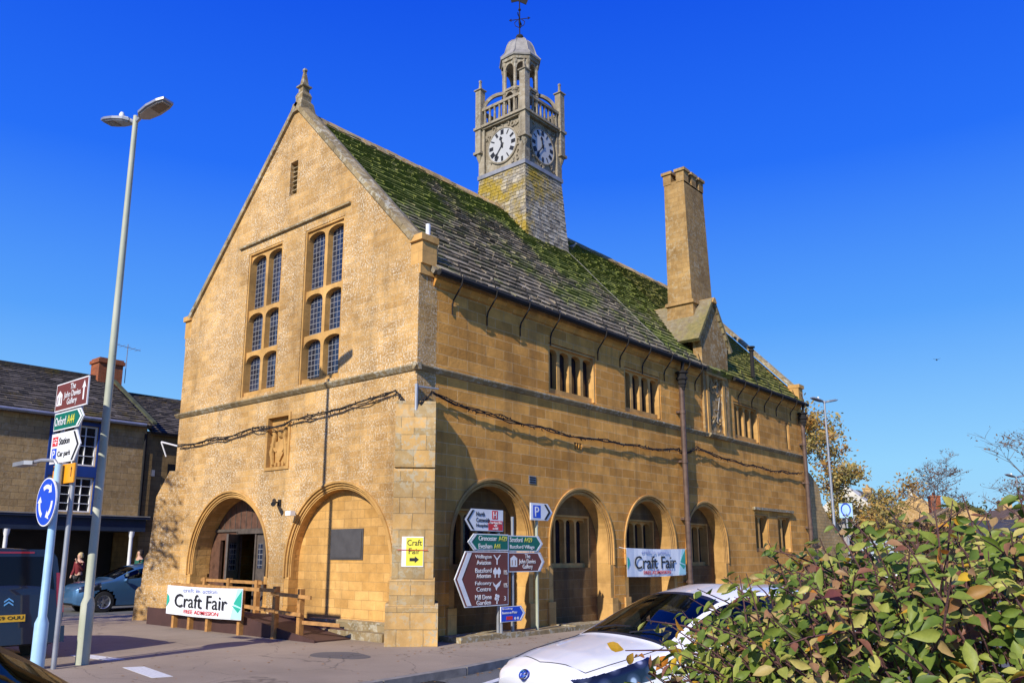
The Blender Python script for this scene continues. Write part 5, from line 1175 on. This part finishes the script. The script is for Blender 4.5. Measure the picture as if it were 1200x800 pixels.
# ------------------------------------------------------------ people
def person(loc,rz,label,top,legs,hair,skin,bald=False,arm=0,h=1.72):
    root=empty('person',loc,rz,label,'person'); k=h/1.75
    def skinmesh(name,verts,edges,radii,mat,lvl=2):
        me=bpy.data.meshes.new(name); me.from_pydata([tuple(c*k for c in v) for v in verts],edges,[]); o=bpy.data.objects.new(name,me); col.objects.link(o)
        md=o.modifiers.new('skin','SKIN'); me.skin_vertices.new() if not me.skin_vertices else None
        for i,r in enumerate(radii): me.skin_vertices[0].data[i].radius=(r[0]*k,r[1]*k) if isinstance(r,tuple) else (r*k,r*k)
        me.skin_vertices[0].data[0].use_root=True
        sb_=o.modifiers.new('sub','SUBSURF'); sb_.levels=lvl; sb_.render_levels=lvl
        dg=bpy.context.evaluated_depsgraph_get(); m2=bpy.data.meshes.new_from_object(o.evaluated_get(dg)); bpy.data.objects.remove(o)
        m2.materials.clear(); m2.materials.append(mat); m2.polygons.foreach_set('use_smooth',[True]*len(m2.polygons))
        o=bpy.data.objects.new(name,m2); col.objects.link(o); o.parent=root; WM[o]=WM[root]; return o
    # faces +x ; pelvis, spine, neck, head, arms and legs in one body
    hx=.30 if arm else .10; hz=1.45 if arm else .95
    V=[(0,0,.95),(0,0,1.12),(0,0,1.32),(0,0,1.45),(0.01,0,1.54),(.03,0,1.66),(.02,0,1.73),
       (0,.17,1.42),(.02,.23,1.15),(hx,.2,hz),(hx+.08,.19,hz+(.12 if arm else -.12)),(0,-.17,1.42),(.0,-.23,1.15),(.12,-.22,.95),(.16,-.21,.86),
       (0,.09,.9),(.03,.10,.5),(-.02,.10,.08),(.1,.11,.04),(0,-.09,.9),(-.02,-.10,.5),(-.05,-.10,.08),(.07,-.11,.04)]
    E_=[(0,1),(1,2),(2,3),(3,4),(4,5),(5,6),(3,7),(7,8),(8,9),(9,10),(3,11),(11,12),(12,13),(13,14),(0,15),(15,16),(16,17),(17,18),(0,19),(19,20),(20,21),(21,22)]
    Rr_=[(.13,.10),(.125,.09),(.15,.10),(.10,.08),.05,(.095,.08),(.07,.06),.055,.042,.034,.03,.055,.042,.034,.03,.085,.055,.04,.035,.085,.055,.04,.035]
    skinmesh('body',V,E_,Rr_,skin)
    tb=[0,1,2,3,7,8,9,11,12,13]; mp={a:i for i,a in enumerate(tb)}
    skinmesh('jacket',[V[i] for i in tb],[(mp[a],mp[b]) for a,b in E_ if a in mp and b in mp],[(Rr_[i][0]+.02,Rr_[i][1]+.02) if isinstance(Rr_[i],tuple) else Rr_[i]+.016 for i in tb],top)
    lb=[0,15,16,17,19,20,21]; mp={a:i for i,a in enumerate(lb)}
    skinmesh('trousers',[V[i] for i in lb],[(mp[a],mp[b]) for a,b in E_ if a in mp and b in mp],[(.14,.11),.10,.07,.055,.10,.07,.055],legs)
    MB().lathe((0.0*k,0,1.62*k),[(.02,-.06),(.098*k,-.02),(.106*k,.06),(.085*k,.13),(.03,.165),(0,.17)],14).build('hair',hair,root,world=False,smooth=True).location=(-.025,0,0)
    return root
M_skin=plain('skin',(.55,.32,.22),.6,0,.05,6,0)
person((1.45,18.55,.03),R(200),'blonde woman in dark red top raising her arm beside the blue car',plain('dark_red_cloth',(.16,.015,.02),.9,0,.1,6,.1),M_black,plain('blonde_hair',(.55,.42,.2),.7,0,.1,6,.1),M_skin,arm=1,h=1.68)
pm=person((3.55,18.4,.03),R(185),'dark-haired man in green jacket and white shirt by the white arcade column',plain('green_cloth',(.01,.10,.07),.9,0,.1,6,.1),M_black,plain('dark_hair',(.03,.02,.015),.8,0,.1,6,.1),M_skin,h=1.8)

# ------------------------------------------------------------ right-hand distance
M_rub=ashlar('rubble_wall',(.62,.42,.18),(.46,.31,.13),(.3,.22,.11),.32,.12,.008,lichen=.3,dirt=.3)
ow=empty('lean_to',(23,.4,0),0,'low rubble stone outbuilding with sloping dark coping against the far end of the hall','outbuilding')
MB().prism(Fr((0,.1,0),(1,0,0),(0,0,1)),[(L,-.2),(25.6,-.2),(25.6,2.0),(23.6,3.2),(22.9,3.75),(22.75,4.4),(21.9,4.9),(L,5.1)],-.6,0).build('end_wall',M_rub,ow)
o=MB(); o.prism(Fr((0,.75,0),(1,0,0),(0,0,1)),[(22.4,-.1),(25.4,-.1),(25.4,2.4),(23.7,3.3),(23.1,4.7),(22.5,4.9)],-3.3,0); o.build('rear_part',M_oldslate,ow)
def house(name,label,cx,cy,rz,w,d,eave,ridge,wall,roof,wins=(),chim=(),group=None,cmat=None):
    root=empty(name,(cx,cy,-.1),rz,label,'house',group); X=WLD
    MB().box(X,-w/2,w/2,-d/2,d/2,0,eave).prism(Fr((-w/2,0,0),(0,1,0),(0,0,1)),[(-d/2,eave),(d/2,eave),(0,ridge)],-w,0).build('wall',wall,root,world=False)
    r=MB()
    for s in (-1,1):
        F=Fr((0,s*(d/2+.3),eave-.1),(1 if s<0 else -1,0,0),(0,-s*(d/2+.3),ridge-eave+.15)); ln_=math.hypot(d/2+.3,ridge-eave+.15); r.prism(F,rect(-w/2-.2,w/2+.2,0,ln_),-.03,.12)
    rr_=r.build('roof',roof,root,world=False)
    for (cx_,cw,top,m_) in chim: 
        c=MB(); c.box(X,cx_-cw/2,cx_+cw/2,-.4,.4,ridge-.8,top); c.box(X,cx_-cw/2-.06,cx_+cw/2+.06,-.46,.46,top,top+.12)
        for q in (-.25,.25): c.lathe((cx_+q,0,top+.1),[(.13,0),(.10,.35)],8)
        c.build('chimney',m_,root,world=False)
    for (face,u,v,ww,hh_) in wins:
        F=Fr((0,-d/2,0),(1,0,0),(0,0,1)) if face=='f' else Fr((-w/2,0,0),(0,-1,0),(0,0,1))
        m=MB(); winbars(m,F,u-ww/2,u+ww/2,v,v+hh_,2,2,.0,.06,.04,.07); o=m.build('window',M_white,root,world=False); MB().box(F,u-ww/2,u+ww/2,v,v+hh_,.005,.02).build('pane',M_wglass,o,world=False)
    return root
M_cream=plain('cream_render',(.62,.58,.48),.9,0,.1,1,.1); M_roofd=plain('dark_slate_roof',(.045,.045,.055),.7,0,.25,2,.3); M_roofb=plain('brown_tile_roof',(.13,.08,.05),.9,0,.3,2,.3)
house('cream_house','cream gabled house with slate roof beyond the golden birch',76,14.6,R(10),8,6,5.2,7.9,M_cream,M_roofd,[('g',1,3.3,1.1,1.2),('g',-1.2,3.3,1.0,1.2),('f',-2,3.2,1.1,1.2),('f',1.2,3.2,1.1,1.2)],[(3.0,1.0,8.6,M_rub)])
house('stone_house','stone house with tall pale chimneys behind the small bare trees',93,14.5,R(15),12,8,5.0,7.6,M_rub,M_roofb,[('g',1,3,1,1.2)],[(-3,1.3,9.0,M_cream),(3,1.2,8.6,M_rub)])
house('brick_chimney_house','low house with one broad red brick chimney in the middle distance',72,7.4,R(20),9,6,3.9,5.7,M_rub,M_roofb,[('g',0,2,1,1)],[(-.5,1.9,7.0,M_brick)])
house('slate_roof_house','low stone house with steep dark slate roof near the right edge',58.6,-.4,R(75),4.6,5,2.7,4.25,M_rub,M_roofd,[('g',0,1.4,.9,.8)],[])
house('far_stone_house','pale stone house and chimney far off between conifer and bare tree',82,3.2,R(30),8,6,4.6,6.2,M_rub,M_roofb,[('g',1,2.6,1,1.1)],[(1,1.5,7.0,M_rub)])
house('far_roof_house','distant brown roofed house at the right edge of the view',84,-2.5,R(40),9,7,3.8,6.0,M_cream,M_roofb,[('g',1,2.2,1,1.1)],[(-2,1.0,6.7,M_brick)])
ns_=empty('notice_sign',(30.4,1.6,-.1),0,'pale square road sign with a dark ring, on a post beyond the hall','road sign')
NF=Fr((30.4,1.62,0),(.35,-.94,0),(0,0,1)); MB().tube([(30.42,1.62,-.1),(30.42,1.62,4.2)],.05,8).build('post',M_galv,ns_)
o=MB().box(NF,-.30,.30,3.5,4.2,.05,.08).build('sign_plate',M_paleblue,ns_)
MB().tube([NF(.2*math.cos(a),3.9+.28*math.sin(a),.09) for a in np.linspace(0,2*math.pi,20)],.03,5).build('ring_mark',M_blue,o)
lv_=empty('delivery_van',(33,1.2,-.65),R(195),'pale blue-white box van parked beyond the hall, behind the hedge top','van')
m=MB(); m.box(WLD,-3.4,.0,-1.0,1.0,.6,3.1); m.build('cargo_box',plain('pale_van_paint',(.28,.33,.38),.4,0,.05,2,0),lv_,world=False)
m=MB(); m.prism(Fr((0,0,0),(1,0,0),(0,0,1)),[(0.02,.5),(1.9,.5),(1.95,1.2),(1.5,1.45),(1.1,2.3),(.02,2.4)],-.95,.95); m.build('cab',M_wpaint,lv_,world=False)
m=MB(); m.prism(Fr((1.3,0,1.9),(0,1,0),(-.4,0,.85)),rect(-.8,.8,-.38,.38),-.03,.03); m.build('windscreen',M_wglass,lv_,world=False)
for x in (-2.6,1.2):
    for s in (-1,1): MB().lathe((x,s*.85,.42),[(.42,-.12),(.42,.12)],20,ax=(0,s,0)).build('wheel',M_tyre,lv_,world=False)
bd=MB(); bd.tube([(9.15,YR-1.9,10.0),(9.0,YR-1.9,10.05)],[.02,.01],6)
def bird(P,d,mat,label,s=1,fly=False,name='pigeon'):
    d=nrm(d); m=MB(); m.tube([P-d*.16*s,P-d*.06*s,P+d*.04*s,P+d*.10*s+Vector((0,0,.05*s)),P+d*.13*s+Vector((0,0,.09*s)),P+d*.19*s+Vector((0,0,.08*s))],[.012*s,.05*s,.06*s,.035*s,.032*s,.005*s],8)
    t=d.cross(Vector((0,0,1)))
    if fly:
        for sg in (-1,1): m.add([P+t*sg*.03*s,P+t*sg*.03*s-d*.1*s,P+t*sg*.36*s+Vector((0,0,.12*s))-d*.1*s,P+t*sg*.30*s+Vector((0,0,.12*s)),P+t*sg*.03*s+Vector((0,0,.012)),P+t*sg*.03*s-d*.1*s+Vector((0,0,.012))],[(0,1,2,3),(4,3,2,5),(0,3,4),(1,5,2)])
    else: m.tube([P+Vector((0,0,-.05*s)),P+Vector((0,0,-.13*s))],.012*s,5)
    return tag(m.build(name,mat,smooth=True),label,'bird')
bird(Vector((11.2,YR-.75,12.38)),(.4,-1,0),M_galv,'pale grey pigeon perched high on the roof beside the clock tower')
bird(Vector((33.0,-2.5,11.2)),(1,.3,0),M_iron,'small dark bird flying in the blue sky at the right',s=.55,fly=True,name='flying_bird')

# ------------------------------------------------------------ trees and hedge
def leafmat(name,stops,trans=.35,nsc=3):
    m,nt,b=newmat(name); at=N(nt,'ShaderNodeAttribute',attribute_name='tint'); c=ramp(nt,at.outputs['Fac'],stops)
    med=ramp(nt,noise(nt,geo(nt),nsc*14,4,.7),[(.3,(.78,.8,.75)),(.7,(1.15,1.12,1.1))]); c=mixc(nt,1.0,c,med,'MULTIPLY')
    nt.links.new(c,b.inputs['Base Color']); b.inputs['Roughness'].default_value=.5; b.inputs['Specular IOR Level'].default_value=.35
    tr=N(nt,'ShaderNodeBsdfTranslucent'); nt.links.new(c,tr.inputs[0]); mx=N(nt,'ShaderNodeMixShader'); mx.inputs[0].default_value=trans
    nt.links.new(b.outputs[0],mx.inputs[1]); nt.links.new(tr.outputs[0],mx.inputs[2]); nt.links.new(mx.outputs[0],nt.nodes['Material Output'].inputs[0]); return m
def fastmesh(name,V,F,tint,mat,parent,smooth=False):
    n=len(F); k=F.shape[1]; me=bpy.data.meshes.new(name); me.vertices.add(len(V)); me.vertices.foreach_set('co',V.astype(np.float32).ravel())
    me.loops.add(n*k); me.loops.foreach_set('vertex_index',F.astype(np.int32).ravel()); me.polygons.add(n); me.polygons.foreach_set('loop_start',np.arange(n)*k)
    at=me.attributes.new('tint','FLOAT','FACE'); at.data.foreach_set('value',tint.astype(np.float32)); me.update(calc_edges=True); me.materials.append(mat)
    if smooth: me.polygons.foreach_set('use_smooth',[True]*n)
    o=bpy.data.objects.new(name,me); col.objects.link(o)
    if parent is not None: me.transform(WM[parent].inverted()); o.parent=parent; WM[o]=WM[parent]
    return o
def tree(name,label,base,h,r,seed,lm,bm_,nleaf=5000,ls=.16,trunk=.2,first=.3,droop=.0,levels=4,spread=.6,leafclump=.35,group=None,twigr=.008):
    rnd=random.Random(seed); root=empty(name,base,0,label,'tree',group); mb=MB(); tips=[]
    B=Vector(base)
    def grow(p,d,ln_,rad,lv):
        pts=[p];q=p;dd=d
        for i in range(4):
            dd=(dd+Vector((rnd.uniform(-1,1),rnd.uniform(-1,1),rnd.uniform(-.6,.6)-droop*(levels-lv+1)*.4 if lv<levels else rnd.uniform(-.2,.3)))*.17).normalized(); q=q+dd*ln_/4; pts.append(q)
        rs=[rad*(1-.16*i) for i in range(5)]
        mb.tube(pts,rs,7 if lv>=levels-1 else 4,cap=False)
        if lv<=1: tips.extend(pts[1:])
        if lv>0:
            nb=rnd.randint(3,5) if lv<levels else 9
            for i in range(nb):
                t=rnd.uniform(.35,1) if lv<levels else first+(1-first)*(i+.5)/nb
                ip=min(3,int(t*4)); pp=pts[ip]+(pts[ip+1]-pts[ip])*(t*4-ip)
                a=rnd.uniform(0,6.283); side=Vector((math.cos(a),math.sin(a),rnd.uniform(.0,.5))); 
                nd=(dd*(1-spread)+side*spread).normalized() if lv<levels else (side*(r/h*1.6)+Vector((0,0,.55))).normalized()
                ll=ln_*rnd.uniform(.5,.75) if lv<levels else r*rnd.uniform(.7,1.05)*(1-.35*abs(t-.55))
                grow(pp,nd,ll,max(twigr,rs[ip]*.55),lv-1)
    grow(B,Vector((0,0,1)),h*.82,trunk,levels)
    mb.build('branches',bm_,root,recalc=False)
    if nleaf:
        T=np.array([t[:] for t in tips]); g=np.random.default_rng(seed); idx=g.integers(0,len(T),nleaf); C=T[idx]+g.normal(0,leafclump,(nleaf,3))*np.array([1,1,.8]); 
        a=g.normal(size=(nleaf,3)); a/=np.linalg.norm(a,axis=1)[:,None]; b=np.cross(a,g.normal(size=(nleaf,3))); b/=np.linalg.norm(b,axis=1)[:,None]
        s_=ls*g.uniform(.6,1.3,nleaf)[:,None]; V=np.stack([C-a*s_,C+b*s_*.5,C+a*s_,C-b*s_*.5],1).reshape(-1,3); F=np.arange(nleaf*4).reshape(-1,4)
        cl=np.sin(T[idx]@np.array([1.3,2.1,1.7]))*.3+.5+g.normal(0,.18,nleaf)
        fastmesh('foliage',V,F,np.clip(cl,0,1),lm,root)
    return root
LM_birch=leafmat('birch_leaves',[(0,(.24,.23,.07)),(.4,(.46,.34,.09)),(.75,(.55,.33,.08)),(1,(.45,.20,.05))],.35)
LM_green=leafmat('dull_green_leaves',[(0,(.04,.06,.02)),(.6,(.10,.11,.035)),(1,(.20,.13,.04))],.25)
LM_rust=leafmat('sparse_rust_leaves',[(0,(.12,.07,.04)),(1,(.22,.12,.06))],.2)
BK=bark('grey_bark',(.16,.13,.11)); BK2=bark('pale_bark',(.35,.32,.28))
tree('birch_tree','tall golden birch tree with open crown behind the far lamp post',(45.6,6.6,-.1),12.2,2.5,3,LM_birch,BK2,7000,.13,.16,.2,.5,4,.55,.30)
tree('autumn_tree','smaller rust-gold tree to the right of the tall birch',(52,6.9,-.1),7.6,2.0,9,LM_birch,BK,2400,.13,.14,.25,.3,4,.6,.32)
tree('bare_tree','thin bare tree standing in front of the red brick chimney',(57,3.7,-.1),8.2,2.6,14,LM_rust,BK,450,.10,.08,.45,0,4,.6,.15,twigr=.014)
tree('bare_tree','small spindly bare tree right of the cream house',(62,8.3,-.1),7.2,1.5,17,LM_rust,BK,500,.10,.08,.45,0,4,.6,.15,twigr=.014)
tree('bare_tree','large bare spreading tree at the right edge of the view',(47.5,-4.4,-.1),8.8,3.3,21,LM_rust,BK,900,.09,.2,.2,0,4,.62,.2,twigr=.013)
tree('evergreen_tree','low dark evergreen tree among the distant houses',(80,5.2,-.1),6.6,2.0,23,LM_green,BK,5000,.2,.2,.15,0,3,.6,.4)
for i,(x,y,hh_,r_,sd) in enumerate(((55,8.6,3.4,2.2,31),(60,5.0,3.2,2.2,32),(66,2.2,3.2,2.4,33),(52,2.2,2.9,2.0,34),(70,-1.5,3.6,2.2,35))):
    tree('roadside_bush',('brown-green bush below the cream house','tangled brown bush under the bare tree','olive bush beside the brick chimney house','low bush just above the hedge top','distant olive bush near the right lamp')[i],(x,y,-.1),hh_,r_,sd,LM_rust if i%2 else LM_green,BK,3500,.14,.08,.05,0,3,.65,.4,group='bushes beyond the road')
tree('street_tree','leafless street tree at the left edge, only its outer twigs showing',(-8.7,9.8,0),7.9,2.6,41,LM_rust,BK,1100,.09,.2,.3,0,4,.6,.25,twigr=.012)
# the hedge in the right foreground
HC=Vector((-7.78,-11.50,0)); hd=empty('hedge_shrub',(HC.x,HC.y,-.1),0,'large leafy shrub with green, yellow and reddening leaves in the right foreground','shrub')
LM_h=leafmat('shrub_leaves',[(0,(.065,.125,.018)),(.26,(.18,.25,.035)),(.46,(.37,.40,.075)),(.66,(.56,.50,.14)),(.80,(.38,.21,.10)),(.87,(.20,.06,.05)),(.93,(.75,.50,.04)),(1,(.60,.18,.03))],.32)
g=np.random.default_rng(12); tw=MB()
NT=2500; lf_c=[];lf_d=[];lf_n=[];lf_s=[];lf_t=[]
RX,RY,RZ=1.42,1.42,.93
for i in range(NT):
    th=g.uniform(0,2*math.pi); 
    cz=g.uniform(-.55,1.0); sx=math.sqrt(1-min(1,cz*cz)); rr_=g.uniform(.72,1.03)
    E0=np.array([HC.x+RX*sx*math.cos(th)*rr_, HC.y+RY*sx*math.sin(th)*rr_, 1.0+ (RZ*.95)*cz*rr_])
    if E0[2]<.45: continue
    outd=E0-np.array([HC.x,HC.y,.35]); outd/=np.linalg.norm(outd); d=outd*.75+g.normal(0,.28,3)+np.array([0,0,.25]); d/=np.linalg.norm(d)
    L0=g.uniform(.25,.42); st_=E0-d*L0*.7
    P=[st_+d*L0*q+np.array([0,0,-.06*q*q]) for q in (0,.33,.66,1)]
    tw.tube([Vector(p) for p in P],[.004,.0035,.0028,.0015],4,cap=False)
    base_t=g.choice([0,0,0,1,2],p=[.3,.3,.1,.2,.1]); nl=int(g.integers(7,12))
    for k in range(nl):
        q=(k+.5)/nl; pp=st_+d*L0*q+np.array([0,0,-.06*q*q]); a=g.normal(size=3); a-=d*(a@d); a/=np.linalg.norm(a); 
        ld_=a*.8+d*.45+np.array([0,0,-.45]); ld_/=np.linalg.norm(ld_); tg=outd*.35+np.array([-.6,-.2,.5])+g.normal(0,.58,3); nn=np.cross(ld_,np.cross(tg,ld_)); nn/=np.linalg.norm(nn)
        lf_c.append(pp);lf_d.append(ld_);lf_n.append(nn);lf_s.append(g.uniform(.032,.080)*(1-.25*(q>.85)))
        t_=g.beta(2,3)*.62+(.12 if base_t==1 else 0)
        u_=g.random()
        if base_t==2: t_=g.uniform(.6,.9)
        elif u_<.035: t_=g.uniform(.91,1)
        elif u_<.16: t_=g.uniform(.68,.88)
        lf_t.append(t_)
# trailing twig with orange leaves on the left flank
for (p0,p1) in (((-8.50,-10.60,1.30),(-8.78,-10.34,1.34)),((-8.5,-10.65,1.22),(-8.76,-10.40,1.22)),((-8.5,-10.6,1.36),(-8.66,-10.36,1.44))):
    p0,p1=np.array(p0),np.array(p1); tw.tube([Vector(p0),Vector((p0+p1)/2+np.array([0,0,.02])),Vector(p1)],[.006,.004,.002],4,cap=False); d=(p1-p0)/np.linalg.norm(p1-p0)
    for k in range(13):
        pp=p0+(p1-p0)*(k/12); a=g.normal(size=3); a-=d*(a@d); a/=np.linalg.norm(a); ld_=a*.7+d*.4+np.array([0,0,-.6]); ld_/=np.linalg.norm(ld_); nn=np.cross(ld_,g.normal(size=3)); nn/=np.linalg.norm(nn)
        lf_c.append(pp);lf_d.append(ld_);lf_n.append(nn);lf_s.append(g.uniform(.05,.075)); lf_t.append(g.uniform(.9,1) if g.random()<.5 else g.uniform(.3,.85))
C=np.array(lf_c);D_=np.array(lf_d);Nn=np.array(lf_n);S=np.array(lf_s)[:,None];B_=np.cross(Nn,D_)
prof=[(0,0),(.12,.10),(.35,.235),(.6,.225),(.82,.12),(1.0,0)]
vs=[];
cup=.30; curl=g.uniform(-.35,.6,len(C))[:,None]
for a,wd in prof:
    mid=C+D_*S*(a+.08)+Nn*S*(-curl*a*a)
    vs.append(mid+B_*S*wd+Nn*S*wd*cup*2); vs.append(mid); vs.append(mid-B_*S*wd+Nn*S*wd*cup*2)
V=np.stack(vs,1).reshape(-1,3); nv=len(prof)*3; fl=[]
for k in range(len(prof)-1): fl+= [(3*k,3*k+1,3*k+4,3*k+3),(3*k+1,3*k+2,3*k+5,3*k+4)]
F=(np.arange(len(C))*nv)[:,None,None]+np.array(fl)[None]; F=F.reshape(-1,4)
fastmesh('foliage',V,F,np.repeat(np.array(lf_t),len(fl)),LM_h,hd,smooth=True)
for i in range(26):
    a=random.uniform(0,6.28); r0=random.uniform(0,.25); e=random.uniform(.5,1.05)
    p0=HC+Vector((r0*math.cos(a),r0*math.sin(a),-.1)); p1=HC+Vector((e*.5*math.cos(a),e*.5*math.sin(a),.8)); p2=HC+Vector((e*1.05*math.cos(a),e*1.05*math.sin(a),1.15+random.uniform(0,.5)*(1.3-e)))
    tw.tube([p0,p1,p2],[.022,.015,.007],6,cap=False)
tw.build('stems',bark('reddish_bark',(.10,.045,.04)),hd,recalc=False)
